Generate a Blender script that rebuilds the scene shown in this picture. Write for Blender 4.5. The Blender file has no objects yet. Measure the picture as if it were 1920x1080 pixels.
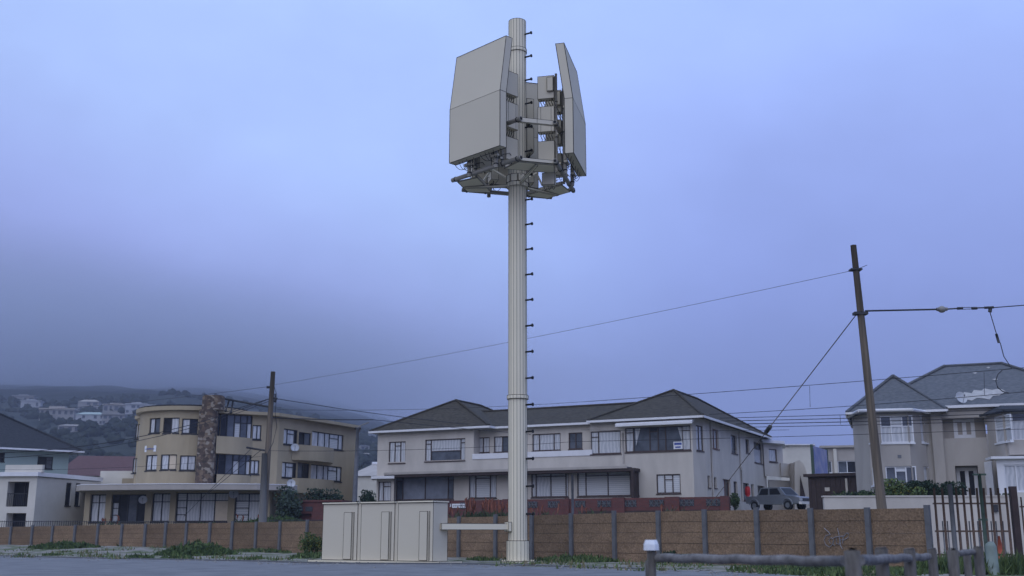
import bpy, math, random
from mathutils import Vector
R = math.radians
random.seed(7)
scene = bpy.context.scene
C = scene.collection

# ------------------------------------------------------------------ camera
F = 2041.0; EYE = 1.05; HOR = 1001.0
PITCH = math.atan((HOR - 540) / F); CP, SP = math.cos(PITCH), math.sin(PITCH)
cd = bpy.data.cameras.new("camera"); cam = bpy.data.objects.new("camera", cd); C.objects.link(cam)
cam.location = (0, 0, EYE); cam.rotation_euler = (R(90) + PITCH, 0, 0)
cd.sensor_width = 36; cd.lens = 36 * F / 1920; cd.clip_start = 0.1; cd.clip_end = 8000
cd.dof.use_dof = True; cd.dof.focus_distance = 42; cd.dof.aperture_fstop = 1.05
scene.camera = cam
scene.render.engine = 'CYCLES'
scene.cycles.volume_bounces = 2
scene.cycles.max_bounces = 8

# ------------------------------------------------------------------ sky and sun
SUN_EL, SUN_AZ = 48, 205      # azimuth clockwise from +Y: behind the camera, a little left
world = bpy.data.worlds.new("World"); scene.world = world; world.use_nodes = True
nt = world.node_tree; N = nt.nodes; L = nt.links
bg = N['Background']; bg.inputs['Strength'].default_value = 0.1
sky = N.new('ShaderNodeTexSky'); sky.sky_type = 'NISHITA'; sky.sun_disc = False
sky.sun_elevation = R(SUN_EL); sky.sun_rotation = R(SUN_AZ)
tc = N.new('ShaderNodeTexCoord')
sep = N.new('ShaderNodeSeparateXYZ'); L.new(tc.outputs['Generated'], sep.inputs[0])
def ramp(tree, stops, inp, interp='EASE'):
    r = tree.nodes.new('ShaderNodeValToRGB'); r.color_ramp.interpolation = interp
    e = r.color_ramp.elements
    while len(e) > 1: e.remove(e[-1])
    for i, (p, c) in enumerate(stops):
        el = e[0] if i == 0 else e.new(p)
        el.position = p; el.color = (*c, 1)
    tree.links.new(inp, r.inputs[0]); return r
def srgb(r, g, b):
    f = lambda v: (v / 255 / 12.92) if v <= 10 else ((v / 255 + .055) / 1.055) ** 2.4
    return (f(r), f(g), f(b))
right = ramp(nt, [(0, srgb(118, 132, 190)), (.10, srgb(126, 142, 205)), (.2, srgb(138, 155, 222)), (.33, srgb(152, 172, 238)), (.47, srgb(164, 190, 252)), (.8, srgb(172, 200, 255))], sep.outputs['Z'], 'LINEAR')
def mth(op, a, b_=None, clamp=False):
    n_ = N.new('ShaderNodeMath'); n_.operation = op; n_.use_clamp = clamp
    for i, v in enumerate((a, b_)):
        if v is None: continue
        if isinstance(v, (int, float)): n_.inputs[i].default_value = v
        else: L.new(v, n_.inputs[i])
    return n_.outputs[0]
# the fog bank over the hill: dark and low on the left, thinning upwards and to the right
wob = N.new('ShaderNodeTexNoise'); wob.inputs['Scale'].default_value = 3.2; wob.inputs['Detail'].default_value = 4; L.new(tc.outputs['Generated'], wob.inputs['Vector'])
xs_ = mth('MAXIMUM', mth('ADD', sep.outputs['X'], .46), 0)
tt_ = mth('ADD', sep.outputs['Z'], mth('MULTIPLY', mth('POWER', xs_, 1.3), .42))
tt_ = mth('ADD', tt_, mth('MULTIPLY', mth('SUBTRACT', wob.outputs['Fac'], .5), .10))
left = ramp(nt, [(0, srgb(40, 45, 66)), (.105, srgb(42, 47, 68)), (.135, srgb(56, 61, 87)), (.175, srgb(98, 105, 144)), (.22, srgb(134, 144, 198)), (.28, srgb(156, 171, 234)), (.40, srgb(172, 197, 253)), (.8, srgb(176, 204, 255))], tt_, 'LINEAR')
mr = N.new('ShaderNodeMapRange'); mr.interpolation_type = 'SMOOTHSTEP'
mr.inputs['From Min'].default_value = -.15; mr.inputs['From Max'].default_value = .22
L.new(sep.outputs['X'], mr.inputs['Value'])
mx = N.new('ShaderNodeMix'); mx.data_type = 'RGBA'
L.new(mr.outputs[0], mx.inputs['Factor']); L.new(left.outputs[0], mx.inputs['A']); L.new(right.outputs[0], mx.inputs['B'])
ns = N.new('ShaderNodeTexNoise'); ns.inputs['Scale'].default_value = 2.1; ns.inputs['Detail'].default_value = 5; ns.inputs['Roughness'].default_value = .55
mp = N.new('ShaderNodeMapping'); mp.inputs['Scale'].default_value = (1, 1, 1.7); mp.inputs['Location'].default_value = (.6, .2, .9)
L.new(tc.outputs['Generated'], mp.inputs[0]); L.new(mp.outputs[0], ns.inputs['Vector'])
m2 = N.new('ShaderNodeMapRange'); m2.inputs['From Min'].default_value = .3; m2.inputs['From Max'].default_value = .7
m2.inputs['To Min'].default_value = 11.0; m2.inputs['To Max'].default_value = 15.0
L.new(ns.outputs['Fac'], m2.inputs['Value'])
vm = N.new('ShaderNodeVectorMath'); vm.operation = 'SCALE'; L.new(mx.outputs['Result'], vm.inputs[0]); L.new(m2.outputs[0], vm.inputs['Scale'])
mx2 = N.new('ShaderNodeMix'); mx2.data_type = 'RGBA'; mx2.inputs['Factor'].default_value = .95
L.new(sky.outputs[0], mx2.inputs['A']); L.new(vm.outputs[0], mx2.inputs['B'])
L.new(mx2.outputs['Result'], bg.inputs['Color'])

sd = bpy.data.lights.new("sun", 'SUN'); sd.energy = 1.2; sd.angle = R(85); sd.color = (1, .965, .885)
so = bpy.data.objects.new("sun", sd); C.objects.link(so)
az, el = R(SUN_AZ), R(SUN_EL)
tosun = Vector((math.sin(az) * math.cos(el), math.cos(az) * math.cos(el), math.sin(el)))
so.rotation_euler = (-tosun).to_track_quat('-Z', 'Y').to_euler(); so.location = (0, -20, 60)
scene.view_settings.view_transform = 'Standard'; scene.view_settings.look = 'None'
scene.view_settings.exposure = 0; scene.view_settings.gamma = 1

# ------------------------------------------------------------------ helpers
def ray(px, py):
    a = (px - 960) / F; b = (540 - py) / F
    return (a, CP - b * SP, SP + b * CP)
def at(px, py, Y):
    r = ray(px, py); k = Y / r[1]; return Vector((r[0] * k, Y, EYE + r[2] * k))
def gnd(px, py, z=0.0):
    r = ray(px, py); k = (z - EYE) / r[2]; return Vector((r[0] * k, r[1] * k, z))
def P2(px, Y, py=950):
    v = at(px, py, Y); return (v.x, v.y)

def mat(name, col, rough=.75, var=.12, scale=2.0, col2=None, spec=.4, metal=0, bump=0, stretch=(1, 1, 1), detail=5):
    m = bpy.data.materials.new(name); m.use_nodes = True
    t = m.node_tree; b = t.nodes['Principled BSDF']
    b.inputs['Roughness'].default_value = rough; b.inputs['Metallic'].default_value = metal
    b.inputs['Specular IOR Level'].default_value = spec
    tc = t.nodes.new('ShaderNodeTexCoord'); mp = t.nodes.new('ShaderNodeMapping'); mp.inputs['Scale'].default_value = stretch
    t.links.new(tc.outputs['Object'], mp.inputs[0])
    n = t.nodes.new('ShaderNodeTexNoise'); n.inputs['Scale'].default_value = scale; n.inputs['Detail'].default_value = detail
    n.inputs['Roughness'].default_value = .6
    t.links.new(mp.outputs[0], n.inputs['Vector'])
    if col2 is None: c1 = tuple(v * (1 - var) for v in col); c2 = tuple(min(1, v * (1 + var)) for v in col)
    else: c1, c2 = col, col2
    r = ramp(t, [(.32, c1), (.68, c2)], n.outputs['Fac'], 'LINEAR')
    t.links.new(r.outputs[0], b.inputs['Base Color'])
    if bump:
        bp = t.nodes.new('ShaderNodeBump'); bp.inputs['Strength'].default_value = bump; bp.inputs['Distance'].default_value = .05
        t.links.new(n.outputs['Fac'], bp.inputs['Height']); t.links.new(bp.outputs[0], b.inputs['Normal'])
    return m
def stripes(name, c1, c2, scale, direction='Z', rough=.4, spec=.5, dist=1.0, sharp=(.2, .8)):
    m = bpy.data.materials.new(name); m.use_nodes = True
    t = m.node_tree; b = t.nodes['Principled BSDF']; b.inputs['Roughness'].default_value = rough; b.inputs['Specular IOR Level'].default_value = spec
    tc = t.nodes.new('ShaderNodeTexCoord'); w = t.nodes.new('ShaderNodeTexWave'); w.bands_direction = direction
    w.inputs['Scale'].default_value = scale; w.inputs['Distortion'].default_value = dist; w.inputs['Detail'].default_value = 2
    t.links.new(tc.outputs['Object'], w.inputs[0])
    r = ramp(t, [(sharp[0], c1), (sharp[1], c2)], w.outputs['Fac'], 'LINEAR'); t.links.new(r.outputs[0], b.inputs['Base Color'])
    return m
def brick_mat(name, c1, c2, mortar, bw=.3, bh=.1, rough=.85, ms=.012):
    m = bpy.data.materials.new(name); m.use_nodes = True
    t = m.node_tree; b = t.nodes['Principled BSDF']; b.inputs['Roughness'].default_value = rough
    tc = t.nodes.new('ShaderNodeTexCoord'); mp = t.nodes.new('ShaderNodeMapping'); mp.inputs['Rotation'].default_value = (R(90), 0, 0)
    t.links.new(tc.outputs['Object'], mp.inputs[0])
    k = t.nodes.new('ShaderNodeTexBrick'); k.inputs['Scale'].default_value = 1
    k.inputs['Brick Width'].default_value = bw; k.inputs['Row Height'].default_value = bh; k.inputs['Mortar Size'].default_value = ms
    k.inputs['Color1'].default_value = (*c1, 1); k.inputs['Color2'].default_value = (*c2, 1); k.inputs['Mortar'].default_value = (*mortar, 1)
    t.links.new(mp.outputs[0], k.inputs[0]); t.links.new(k.outputs[0], b.inputs['Base Color'])
    return m

class MB:
    def __init__(s): s.v = []; s.f = []; s.m = []; s.smooth = []
    def face(s, pts, mi=0, sm=False):
        i = len(s.v); s.v += [Vector(p) for p in pts]; s.f.append(tuple(range(i, i + len(pts)))); s.m.append(mi); s.smooth.append(sm)
    def hexa(s, p, mi=0, lines=None, lr=.008):      # p: 4 bottom ring, 4 top ring
        i = len(s.v); s.v += [Vector(q) for q in p]
        for q in ((3, 2, 1, 0), (4, 5, 6, 7), (0, 1, 5, 4), (1, 2, 6, 5), (2, 3, 7, 6), (3, 0, 4, 7)):
            s.f.append(tuple(i + k for k in q)); s.m.append(mi); s.smooth.append(False)
        if lines is not None:
            P = [Vector(q) for q in p]
            for a, b in ((0, 1), (1, 2), (2, 3), (3, 0), (4, 5), (5, 6), (6, 7), (7, 4), (0, 4), (1, 5), (2, 6), (3, 7)):
                s.tube(P[a], P[b], lr, n=4, mi=lines)
    def box(s, a, b, mi=0, lines=None, lr=.008):
        (x0, y0, z0), (x1, y1, z1) = a, b
        s.hexa([(x0, y0, z0), (x1, y0, z0), (x1, y1, z0), (x0, y1, z0), (x0, y0, z1), (x1, y0, z1), (x1, y1, z1), (x0, y1, z1)], mi, lines, lr)
    def obox(s, o, u, v, z0, z1, mi=0, lines=None, lr=.008):   # base corner o (xy), edge vectors u and v (xy)
        o = Vector((o[0], o[1], 0)); u = Vector((u[0], u[1], 0)); v = Vector((v[0], v[1], 0))
        b = [o, o + u, o + u + v, o + v]
        s.hexa([p + Vector((0, 0, z0)) for p in b] + [p + Vector((0, 0, z1)) for p in b], mi, lines, lr)
    def prism(s, poly, z0, z1, mi=0, lines=None, lr=.008):
        n = len(poly); i = len(s.v)
        s.v += [Vector((p[0], p[1], z0)) for p in poly] + [Vector((p[0], p[1], z1)) for p in poly]
        s.f.append(tuple(i + k for k in range(n))[::-1]); s.f.append(tuple(i + n + k for k in range(n)))
        s.m += [mi, mi]; s.smooth += [False, False]
        for k in range(n):
            j = (k + 1) % n; s.f.append((i + k, i + j, i + n + j, i + n + k)); s.m.append(mi); s.smooth.append(False)
            if lines is not None:
                for z in (z0, z1): s.tube((poly[k][0], poly[k][1], z), (poly[j][0], poly[j][1], z), lr, n=4, mi=lines)
                s.tube((poly[k][0], poly[k][1], z0), (poly[k][0], poly[k][1], z1), lr, n=4, mi=lines)
    def tube(s, a, b, r, r2=None, n=8, mi=0, cap=True, sm=True):
        s.path([a, b], [r, r if r2 is None else r2], n, mi, cap, sm)
    def path(s, pts, rad, n=6, mi=0, cap=True, sm=True):
        pts = [Vector(p) for p in pts]
        if not isinstance(rad, (list, tuple)): rad = [rad] * len(pts)
        base = len(s.v); up = Vector((0, 0, 1))
        for k, p in enumerate(pts):
            d = (pts[min(k + 1, len(pts) - 1)] - pts[max(k - 1, 0)]).normalized()
            a = d.cross(up)
            if a.length < .05: a = d.cross(Vector((1, 0, 0)))
            a.normalize(); b = d.cross(a)
            for j in range(n):
                t = 2 * math.pi * j / n; s.v.append(p + a * (rad[k] * math.cos(t)) + b * (rad[k] * math.sin(t)))
        for k in range(len(pts) - 1):
            for j in range(n):
                q = base + k * n; j2 = (j + 1) % n
                s.f.append((q + j, q + j2, q + n + j2, q + n + j)); s.m.append(mi); s.smooth.append(sm and n > 4)
        if cap:
            s.f.append(tuple(base + j for j in range(n))); s.m.append(mi); s.smooth.append(False)
            q = base + (len(pts) - 1) * n
            s.f.append(tuple(q + j for j in range(n))[::-1]); s.m.append(mi); s.smooth.append(False)
    def ball(s, c, r, mi=0, n=8, squash=1.0):
        c = Vector(c); rings = 6; base = len(s.v)
        for i in range(rings + 1):
            ph = math.pi * i / rings
            for j in range(n):
                t = 2 * math.pi * j / n
                s.v.append(c + Vector((r * math.sin(ph) * math.cos(t), r * math.sin(ph) * math.sin(t), r * squash * math.cos(ph))))
        for i in range(rings):
            for j in range(n):
                j2 = (j + 1) % n
                s.f.append((base + i * n + j, base + i * n + j2, base + (i + 1) * n + j2, base + (i + 1) * n + j)); s.m.append(mi); s.smooth.append(True)
    def build(s, name, mats, parent=None, origin=None):
        if not isinstance(mats, (list, tuple)): mats = [mats]
        if origin is None:
            if parent is not None and s.v:
                lo = [min(v[i] for v in s.v) for i in range(3)]; hi = [max(v[i] for v in s.v) for i in range(3)]
                origin = Vector(((lo[0] + hi[0]) / 2, (lo[1] + hi[1]) / 2, (lo[2] + hi[2]) / 2))
            elif s.v:
                lo = [min(v[i] for v in s.v) for i in range(3)]; hi = [max(v[i] for v in s.v) for i in range(3)]
                origin = Vector(((lo[0] + hi[0]) / 2, (lo[1] + hi[1]) / 2, lo[2]))
        origin = Vector(origin)
        me = bpy.data.meshes.new(name); me.from_pydata([tuple(v - origin) for v in s.v], [], s.f)
        for m in mats: me.materials.append(m)
        me.polygons.foreach_set('material_index', s.m); me.polygons.foreach_set('use_smooth', s.smooth)
        me.update()
        o = bpy.data.objects.new(name, me); C.objects.link(o)
        o['_o'] = tuple(origin)
        if parent is not None: o.parent = parent; o.location = origin - Vector(parent['_o'])
        else: o.location = origin
        return o
def tag(o, label=None, cat=None, group=None, kind=None):
    if label: o['label'] = label
    if cat: o['category'] = cat
    if group: o['group'] = group
    if kind: o['kind'] = kind
    return o
def thing(name, loc, label, cat, group=None):
    o = bpy.data.objects.new(name, None); C.objects.link(o); o.location = loc; o['_o'] = tuple(loc)
    o.empty_display_size = .3
    return tag(o, label, cat, group)

# ------------------------------------------------------------------ materials
M = {}
M['cad'] = mat('grey_paint', (.55, .50, .40), .85, .015, .5, spec=.15)
M['cadmast'] = mat('galvanised_mast', (.70, .635, .49), .8, .02, .5, spec=.2)
M['cadpipe'] = mat('dark_pipe', (.27, .25, .215), .7, .03, 2, spec=.3)
M['seam'] = mat('dark_seam', (.025, .025, .025), .8, .1, 2, spec=.1)
M['cable'] = mat('black_cable', (.008, .008, .008), .6, .1, 4, spec=.3)
M['cream'] = mat('cream_plaster', (.50, .455, .40), .9, .12, .7, bump=.1, stretch=(1, 1, .35), detail=8)
M['ochre'] = mat('ochre_plaster', (.335, .275, .185), .9, .13, .6, bump=.1, stretch=(1, 1, .35), detail=8)
M['white'] = mat('white_plaster', (.56, .525, .46), .85, .08, .7)
M['whitetrim'] = mat('white_trim', (.66, .65, .66), .6, .05, 2)
M['taupe'] = mat('taupe_plaster', (.37, .335, .30), .9, .11, .7, bump=.1, stretch=(1, 1, .35), detail=8)
M['mint'] = mat('mint_plaster', (.33, .40, .37), .9, .05, .7)
M['roofgreen'] = mat('mossy_tiles', (.026, .022, .018), .85, 0, 3.0, col2=(.072, .062, .045), stretch=(1, 1, 4), spec=.2)
M['roofdark'] = mat('dark_tiles', (.022, .024, .030), .85, 0, 5, col2=(.042, .045, .052), spec=.2)
M['roofgrey'] = mat('slate_roof', (.075, .083, .095), .8, 0, 4, col2=(.13, .135, .145), stretch=(1, 1, 3), spec=.2)
M['roofred'] = mat('maroon_roof', (.10, .05, .05), .85, .15, 3)
M['peel'] = mat('peeling_paint', (.34, .33, .32), .8, .2, 4)
M['frame'] = mat('brown_window_frame', (.055, .035, .03), .5, .1, 3)
M['frameblk'] = mat('black_window_frame', (.018, .018, .022), .5, .1, 3)
M['framewood'] = mat('red_brown_frame', (.12, .05, .03), .5, .1, 3)
M['framewht'] = mat('white_window_frame', (.66, .66, .68), .5, .04, 3)
M['curtain'] = stripes('curtain_behind_glass', (.44, .45, .47), (.56, .56, .57), 1.3, 'X', .12, .5, 5.0)
M['blind'] = stripes('blind_behind_glass', (.46, .47, .48), (.60, .60, .60), 2.2, 'Z', .12, .5, .3)
M['peach'] = mat('peach_blind', (.56, .46, .34), .3, .08, 1.5)
M['dark'] = mat('dark_glass', (.02, .022, .028), .15, .4, 1.0, spec=.3)
M['mid'] = mat('net_curtain_glass', (.20, .215, .25), .15, .2, 1.0, spec=.5)
M['grey'] = mat('grey_glass', (.09, .10, .12), .08, .35, 1.2, spec=.6)
M['stone'] = bpy.data.materials.new('chimney_stone')
M['brickred'] = brick_mat('red_brick', (.14, .038, .032), (.10, .030, .028), (.08, .05, .045), .3, .1)
M['vent'] = mat('dark_vent_block', (.04, .045, .055), .8, .3, 8)
M['concrete'] = mat('grey_concrete', (.115, .118, .125), .85, .15, 3, bump=.2)
M['panel'] = mat('brown_aggregate', (.115, .075, .045), .95, 0, 16, col2=(.26, .175, .108), bump=.4, detail=8)
M['brownpaint'] = mat('dark_brown_boards', (.04, .025, .022), .7, .2, 3)
M['rust'] = mat('rusty_steel', (.07, .048, .038), .8, 0, 9, col2=(.13, .08, .055))
M['steeldark'] = mat('dark_steel', (.03, .03, .034), .6, .2, 4)
M['steelgrey'] = mat('grey_steel', (.13, .135, .15), .6, .15, 4)
M['log'] = mat('weathered_log', (.055, .05, .045), .9, 0, 7, col2=(.17, .155, .14), stretch=(1, 1, .25), bump=.4)
M['lograil'] = mat('weathered_rail', (.08, .075, .072), .9, 0, 6, col2=(.20, .19, .185), bump=.4)
M['pole'] = mat('tarred_pole', (.07, .058, .045), .85, 0, 2.2, col2=(.19, .15, .11), stretch=(3, 3, .15), bump=.2)
M['wire'] = mat('wire', (.02, .02, .025), .7, .1, 3)
M['porcelain'] = mat('insulator', (.22, .21, .2), .4, .1, 3)
M['dish'] = mat('dish_grey', (.42, .43, .45), .5, .05, 3)
M['cap'] = mat('white_cap', (.62, .64, .68), .5, .08, 6)
M['leaf'] = mat('leaf_green', (.025, .045, .02), .8, 0, 3, col2=(.07, .11, .045), spec=.2)
M['leafdark'] = mat('leaf_dark', (.014, .03, .017), .8, 0, 3, col2=(.035, .06, .035), spec=.2)
M['leafgrey'] = mat('leaf_greygreen', (.03, .05, .04), .8, 0, 3, col2=(.07, .095, .075), spec=.2)
M['leafyel'] = mat('leaf_yellow', (.16, .15, .03), .8, .3, 6, spec=.2)
M['leafbright'] = mat('leaf_bright', (.10, .14, .05), .8, .3, 6, spec=.2)
M['aloe'] = mat('aloe_flower', (.17, .055, .03), .8, .3, 6)
M['aloeleaf'] = mat('aloe_leaf', (.05, .07, .03), .8, .3, 6)
M['mat'] = mat('dune_plants', (.045, .075, .025), .9, 0, 5, col2=(.10, .14, .05), spec=.15)
M['stem'] = mat('brown_stem', (.06, .045, .03), .9, .2, 6)
M['blue'] = mat('blue_print', (.05, .08, .30), .6, .2, 3)
M['red'] = mat('red_paint', (.5, .02, .02), .5, .1, 3)
M['orange'] = mat('orange_plastic', (.40, .09, .05), .7, .15, 3)
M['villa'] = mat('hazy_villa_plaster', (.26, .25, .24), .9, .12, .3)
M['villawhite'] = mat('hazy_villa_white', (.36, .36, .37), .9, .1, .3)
M['scrubtree'] = mat('scrub_tree', (.010, .016, .012), .95, 0, .4, col2=(.035, .042, .03), spec=.1)
M['drygrass'] = mat('dry_grass', (.16, .14, .08), .9, .2, 6)
M['pebble'] = mat('pebbles', (.12, .115, .11), .9, 0, 9, col2=(.28, .27, .25))
M['tint'] = mat('tinted_glass', (.012, .013, .016), .35, .2, 1, spec=.15)
M['polecon'] = mat('pale_concrete', (.17, .165, .16), .9, .15, 2, stretch=(1, 1, .2))
M['palegreen'] = mat('pale_green_paint', (.17, .21, .19), .85, .15, 4)
M['greenpaint'] = mat('green_paint', (.045, .075, .055), .7, .25, 5)
M['silver'] = mat('silver_paint', (.17, .185, .21), .3, .05, 2, spec=.6, metal=.3)
M['tyre'] = mat('tyre', (.012, .012, .012), .9, .1, 5)
M['graffiti'] = mat('silver_spray', (.25, .25, .28), .7, .3, 6)
t = M['panel'].node_tree; bs = t.nodes['Principled BSDF']; lk = bs.inputs['Base Color'].links[0].from_socket
oi = t.nodes.new('ShaderNodeObjectInfo'); q_ = t.nodes.new('ShaderNodeMapRange'); q_.inputs['To Min'].default_value = .8; q_.inputs['To Max'].default_value = 1.18
t.links.new(oi.outputs['Random'], q_.inputs['Value'])
nz = t.nodes.new('ShaderNodeTexNoise'); nz.inputs['Scale'].default_value = 1.1; nz.inputs['Detail'].default_value = 6
tcp = t.nodes.new('ShaderNodeTexCoord'); t.links.new(tcp.outputs['Object'], nz.inputs['Vector'])
q2_ = t.nodes.new('ShaderNodeMapRange'); q2_.inputs['From Min'].default_value = .3; q2_.inputs['From Max'].default_value = .7; q2_.inputs['To Min'].default_value = .78; q2_.inputs['To Max'].default_value = 1.15
t.links.new(nz.outputs['Fac'], q2_.inputs['Value'])
pr_ = t.nodes.new('ShaderNodeMath'); pr_.operation = 'MULTIPLY'; t.links.new(q_.outputs[0], pr_.inputs[0]); t.links.new(q2_.outputs[0], pr_.inputs[1])
vs_ = t.nodes.new('ShaderNodeVectorMath'); vs_.operation = 'SCALE'; t.links.new(lk, vs_.inputs[0]); t.links.new(pr_.outputs[0], vs_.inputs['Scale']); t.links.new(vs_.outputs[0], bs.inputs['Base Color'])
t = M['stone']; t.use_nodes = True; tt = t.node_tree
vo = tt.nodes.new('ShaderNodeTexVoronoi'); vo.inputs['Scale'].default_value = 4.2
tcx = tt.nodes.new('ShaderNodeTexCoord'); mpx = tt.nodes.new('ShaderNodeMapping'); mpx.inputs['Scale'].default_value = (1, 1, 1.25)
tt.links.new(tcx.outputs['Object'], mpx.inputs[0]); tt.links.new(mpx.outputs[0], vo.inputs['Vector'])
sc_ = tt.nodes.new('ShaderNodeSeparateColor'); tt.links.new(vo.outputs['Color'], sc_.inputs[0])
rr = ramp(tt, [(0, (.045, .035, .03)), (.45, (.09, .062, .048)), (.75, (.15, .105, .07)), (1, (.27, .24, .20))], sc_.outputs[0], 'LINEAR')
tt.links.new(rr.outputs[0], tt.nodes['Principled BSDF'].inputs['Base Color']); tt.nodes['Principled BSDF'].inputs['Roughness'].default_value = .9

# ------------------------------------------------------------------ terrain
WV = [(12.75, 33.3), (-6.5, 55.6), (-14.7, 64.0), (-36.5, 76.9)]
def wall_y(x):
    if x > WV[0][0]: return max(20, WV[0][1] - 1.16 * (x - WV[0][0]))
    for a, b in zip(WV, WV[1:]):
        if b[0] <= x <= a[0]: k = (x - a[0]) / (b[0] - a[0]); return a[1] + k * (b[1] - a[1])
    return WV[-1][1] + (WV[-1][0] - x) * .3
def sstep(a, b, v):
    k = max(0, min(1, (v - a) / (b - a))); return k * k * (3 - 2 * k)
def noise1(x, y, s): return (math.sin(x * s + 1.3) * math.cos(y * s * 1.3 + .4) + .5 * math.sin(x * s * 2.3 + y * s * 1.9)) / 1.5
def top_y(px):
    for (a, ya), (c, yc) in zip(TY, TY[1:]):
        if px <= c: return ya + (yc - ya) * (px - a) / (c - a)
    return TY[-1][1]
TY = [(-200, 991), (0, 988), (200, 984), (578, 977), (1000, 966), (1300, 957), (1745, 952)]
def ground_z(x, y):
    wy = wall_y(x)
    bz = .30 * sstep(-8, -26, x)
    z = bz * sstep(wy - 14, wy - 4, y) if True else 0
    px_ = 960 + 2093 * x / max(y, 1)
    zm = EYE - .1 + .93 * (1001 - top_y(max(-100, min(1745, px_)))) / 2093 * min(max(y, 1), 95)
    if px_ > 1560: st, en = 50.35, 52
    else: st, en = wy + 3, wy + 14
    z = z + (zm - z) * sstep(st, en, y)
    if y < wy and y > wy - 12: z += .06 * max(0, noise1(x, y, .9)) * sstep(wy - 12, wy - 9, y)
    return z
xs = [-1500, -700, -300, -150, -90] + [-60 + i * 1.2 for i in range(84)] + [42, 50, 65, 90, 150, 300, 700, 1500]
ys = [-60, -20, 0, 15, 24] + [28 + i * .9 for i in range(95)] + [116, 122, 130, 150, 190, 260, 400, 700, 1200, 2300]
gm = MB()
for x in xs:
    for y in ys: gm.v.append(Vector((x, y, ground_z(x, y))))
ny = len(ys)
for i in range(len(xs) - 1):
    for j in range(ny - 1):
        gm.f.append((i * ny + j, (i + 1) * ny + j, (i + 1) * ny + j + 1, i * ny + j + 1)); gm.m.append(0); gm.smooth.append(True)
gmat = bpy.data.materials.new('sand_and_grass'); gmat.use_nodes = True
t = gmat.node_tree; b = t.nodes['Principled BSDF']; b.inputs['Roughness'].default_value = .95; b.inputs['Specular IOR Level'].default_value = .15
tc_ = t.nodes.new('ShaderNodeTexCoord')
n1 = t.nodes.new('ShaderNodeTexNoise'); n1.inputs['Scale'].default_value = .6; n1.inputs['Detail'].default_value = 6; n1.inputs['Roughness'].default_value = .65
n2 = t.nodes.new('ShaderNodeTexNoise'); n2.inputs['Scale'].default_value = 4; n2.inputs['Detail'].default_value = 5
for n_ in (n1, n2): t.links.new(tc_.outputs['Object'], n_.inputs['Vector'])
sand = ramp(t, [(.3, (.17, .155, .135)), (.7, (.27, .25, .22))], n2.outputs['Fac'], 'LINEAR')
gr = ramp(t, [(.3, (.055, .075, .03)), (.7, (.11, .13, .06))], n2.outputs['Fac'], 'LINEAR')
fm = ramp(t, [(.47, (0, 0, 0)), (.56, (1, 1, 1))], n1.outputs['Fac'], 'LINEAR')
mm = t.nodes.new('ShaderNodeMix'); mm.data_type = 'RGBA'
t.links.new(fm.outputs[0], mm.inputs['Factor']); t.links.new(sand.outputs[0], mm.inputs['A']); t.links.new(gr.outputs[0], mm.inputs['B'])
t.links.new(mm.outputs['Result'], b.inputs['Base Color'])
bp = t.nodes.new('ShaderNodeBump'); bp.inputs['Strength'].default_value = .5; bp.inputs['Distance'].default_value = .1
t.links.new(n2.outputs['Fac'], bp.inputs['Height']); t.links.new(bp.outputs[0], b.inputs['Normal'])
tag(gm.build('ground', gmat, None, (0, 0, 0)), kind='structure')

# asphalt
M['asphalt'] = mat('asphalt', (.105, .108, .115), .85, 0, .9, col2=(.185, .188, .19), bump=.15, detail=9, spec=.3)
edge = [(-500, 1034), (-200, 1038), (0, 1043), (160, 1047), (330, 1050), (480, 1053), (600, 1057), (860, 1058), (1050, 1063), (1200, 1068), (1330, 1071), (1450, 1076), (1560, 1084), (1700, 1095)]
ep = [gnd(x, y, .012) for x, y in edge]
rm = MB(); n = len(ep)
rm.v = [Vector((p.x, p.y + .12 * math.sin(i * 2.1), .012)) for i, p in enumerate(ep)] + [Vector((p.x * .3, -40, .012)) for p in ep]
for i in range(n - 1): rm.f.append((i, n + i, n + i + 1, i + 1)); rm.m.append(0); rm.smooth.append(False)
tag(rm.build('road', M['asphalt'], None, (0, 0, 0)), kind='structure')
# low kerb of worn concrete along the edge of the asphalt
km = MB()
for i in range(n - 1):
    a, b_ = ep[i], ep[i + 1]
    d = (b_ - a).normalized(); w = Vector((-d.y, d.x, 0)) * .22
    if i >= 9: continue
    km.hexa([a + Vector((0, 0, -.01)), b_ + Vector((0, 0, -.01)), b_ + w + Vector((0, 0, -.01)), a + w + Vector((0, 0, -.01)),
             a + Vector((0, 0, .045)), b_ + Vector((0, 0, .045)), b_ + w + Vector((0, 0, .045)), a + w + Vector((0, 0, .045))])
tag(km.build('kerb', M['concrete'], None, (0, 0, 0)), kind='structure')

# ------------------------------------------------------------------ plants
def tufts(name, spots, mi_mats, label, cat, per, size, h, kind='stuff', group=None, flowers=0):
    b = MB(); rnd = random.Random(len(spots) * 7 + per)
    for (cx, cy, rx, ry, hh) in spots:
        for _ in range(int(per * rx * ry)):
            a = rnd.random() * 6.283; r = math.sqrt(rnd.random()) * (.8 + .3 * rnd.random())
            x = cx + r * rx * math.cos(a); y = cy + r * ry * math.sin(a)
            z = ground_z(x, y); top = hh * max(.12, (1 - r * r)) * (.4 + .8 * rnd.random())
            z += top * rnd.random() * .8
            d = Vector((rnd.gauss(0, 1), rnd.gauss(0, 1), 0)).normalized() * size * (.5 + rnd.random())
            up = Vector((rnd.gauss(0, .4) * h, rnd.gauss(0, .4) * h, h * (.5 + rnd.random())))
            p = Vector((x, y, z - .02))
            b.face([p - d * .5, p + d * .5, p + up], rnd.randrange(len(mi_mats)))
    o = b.build(name, mi_mats); tag(o, label, cat, group, kind); return o
sp = []
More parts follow.
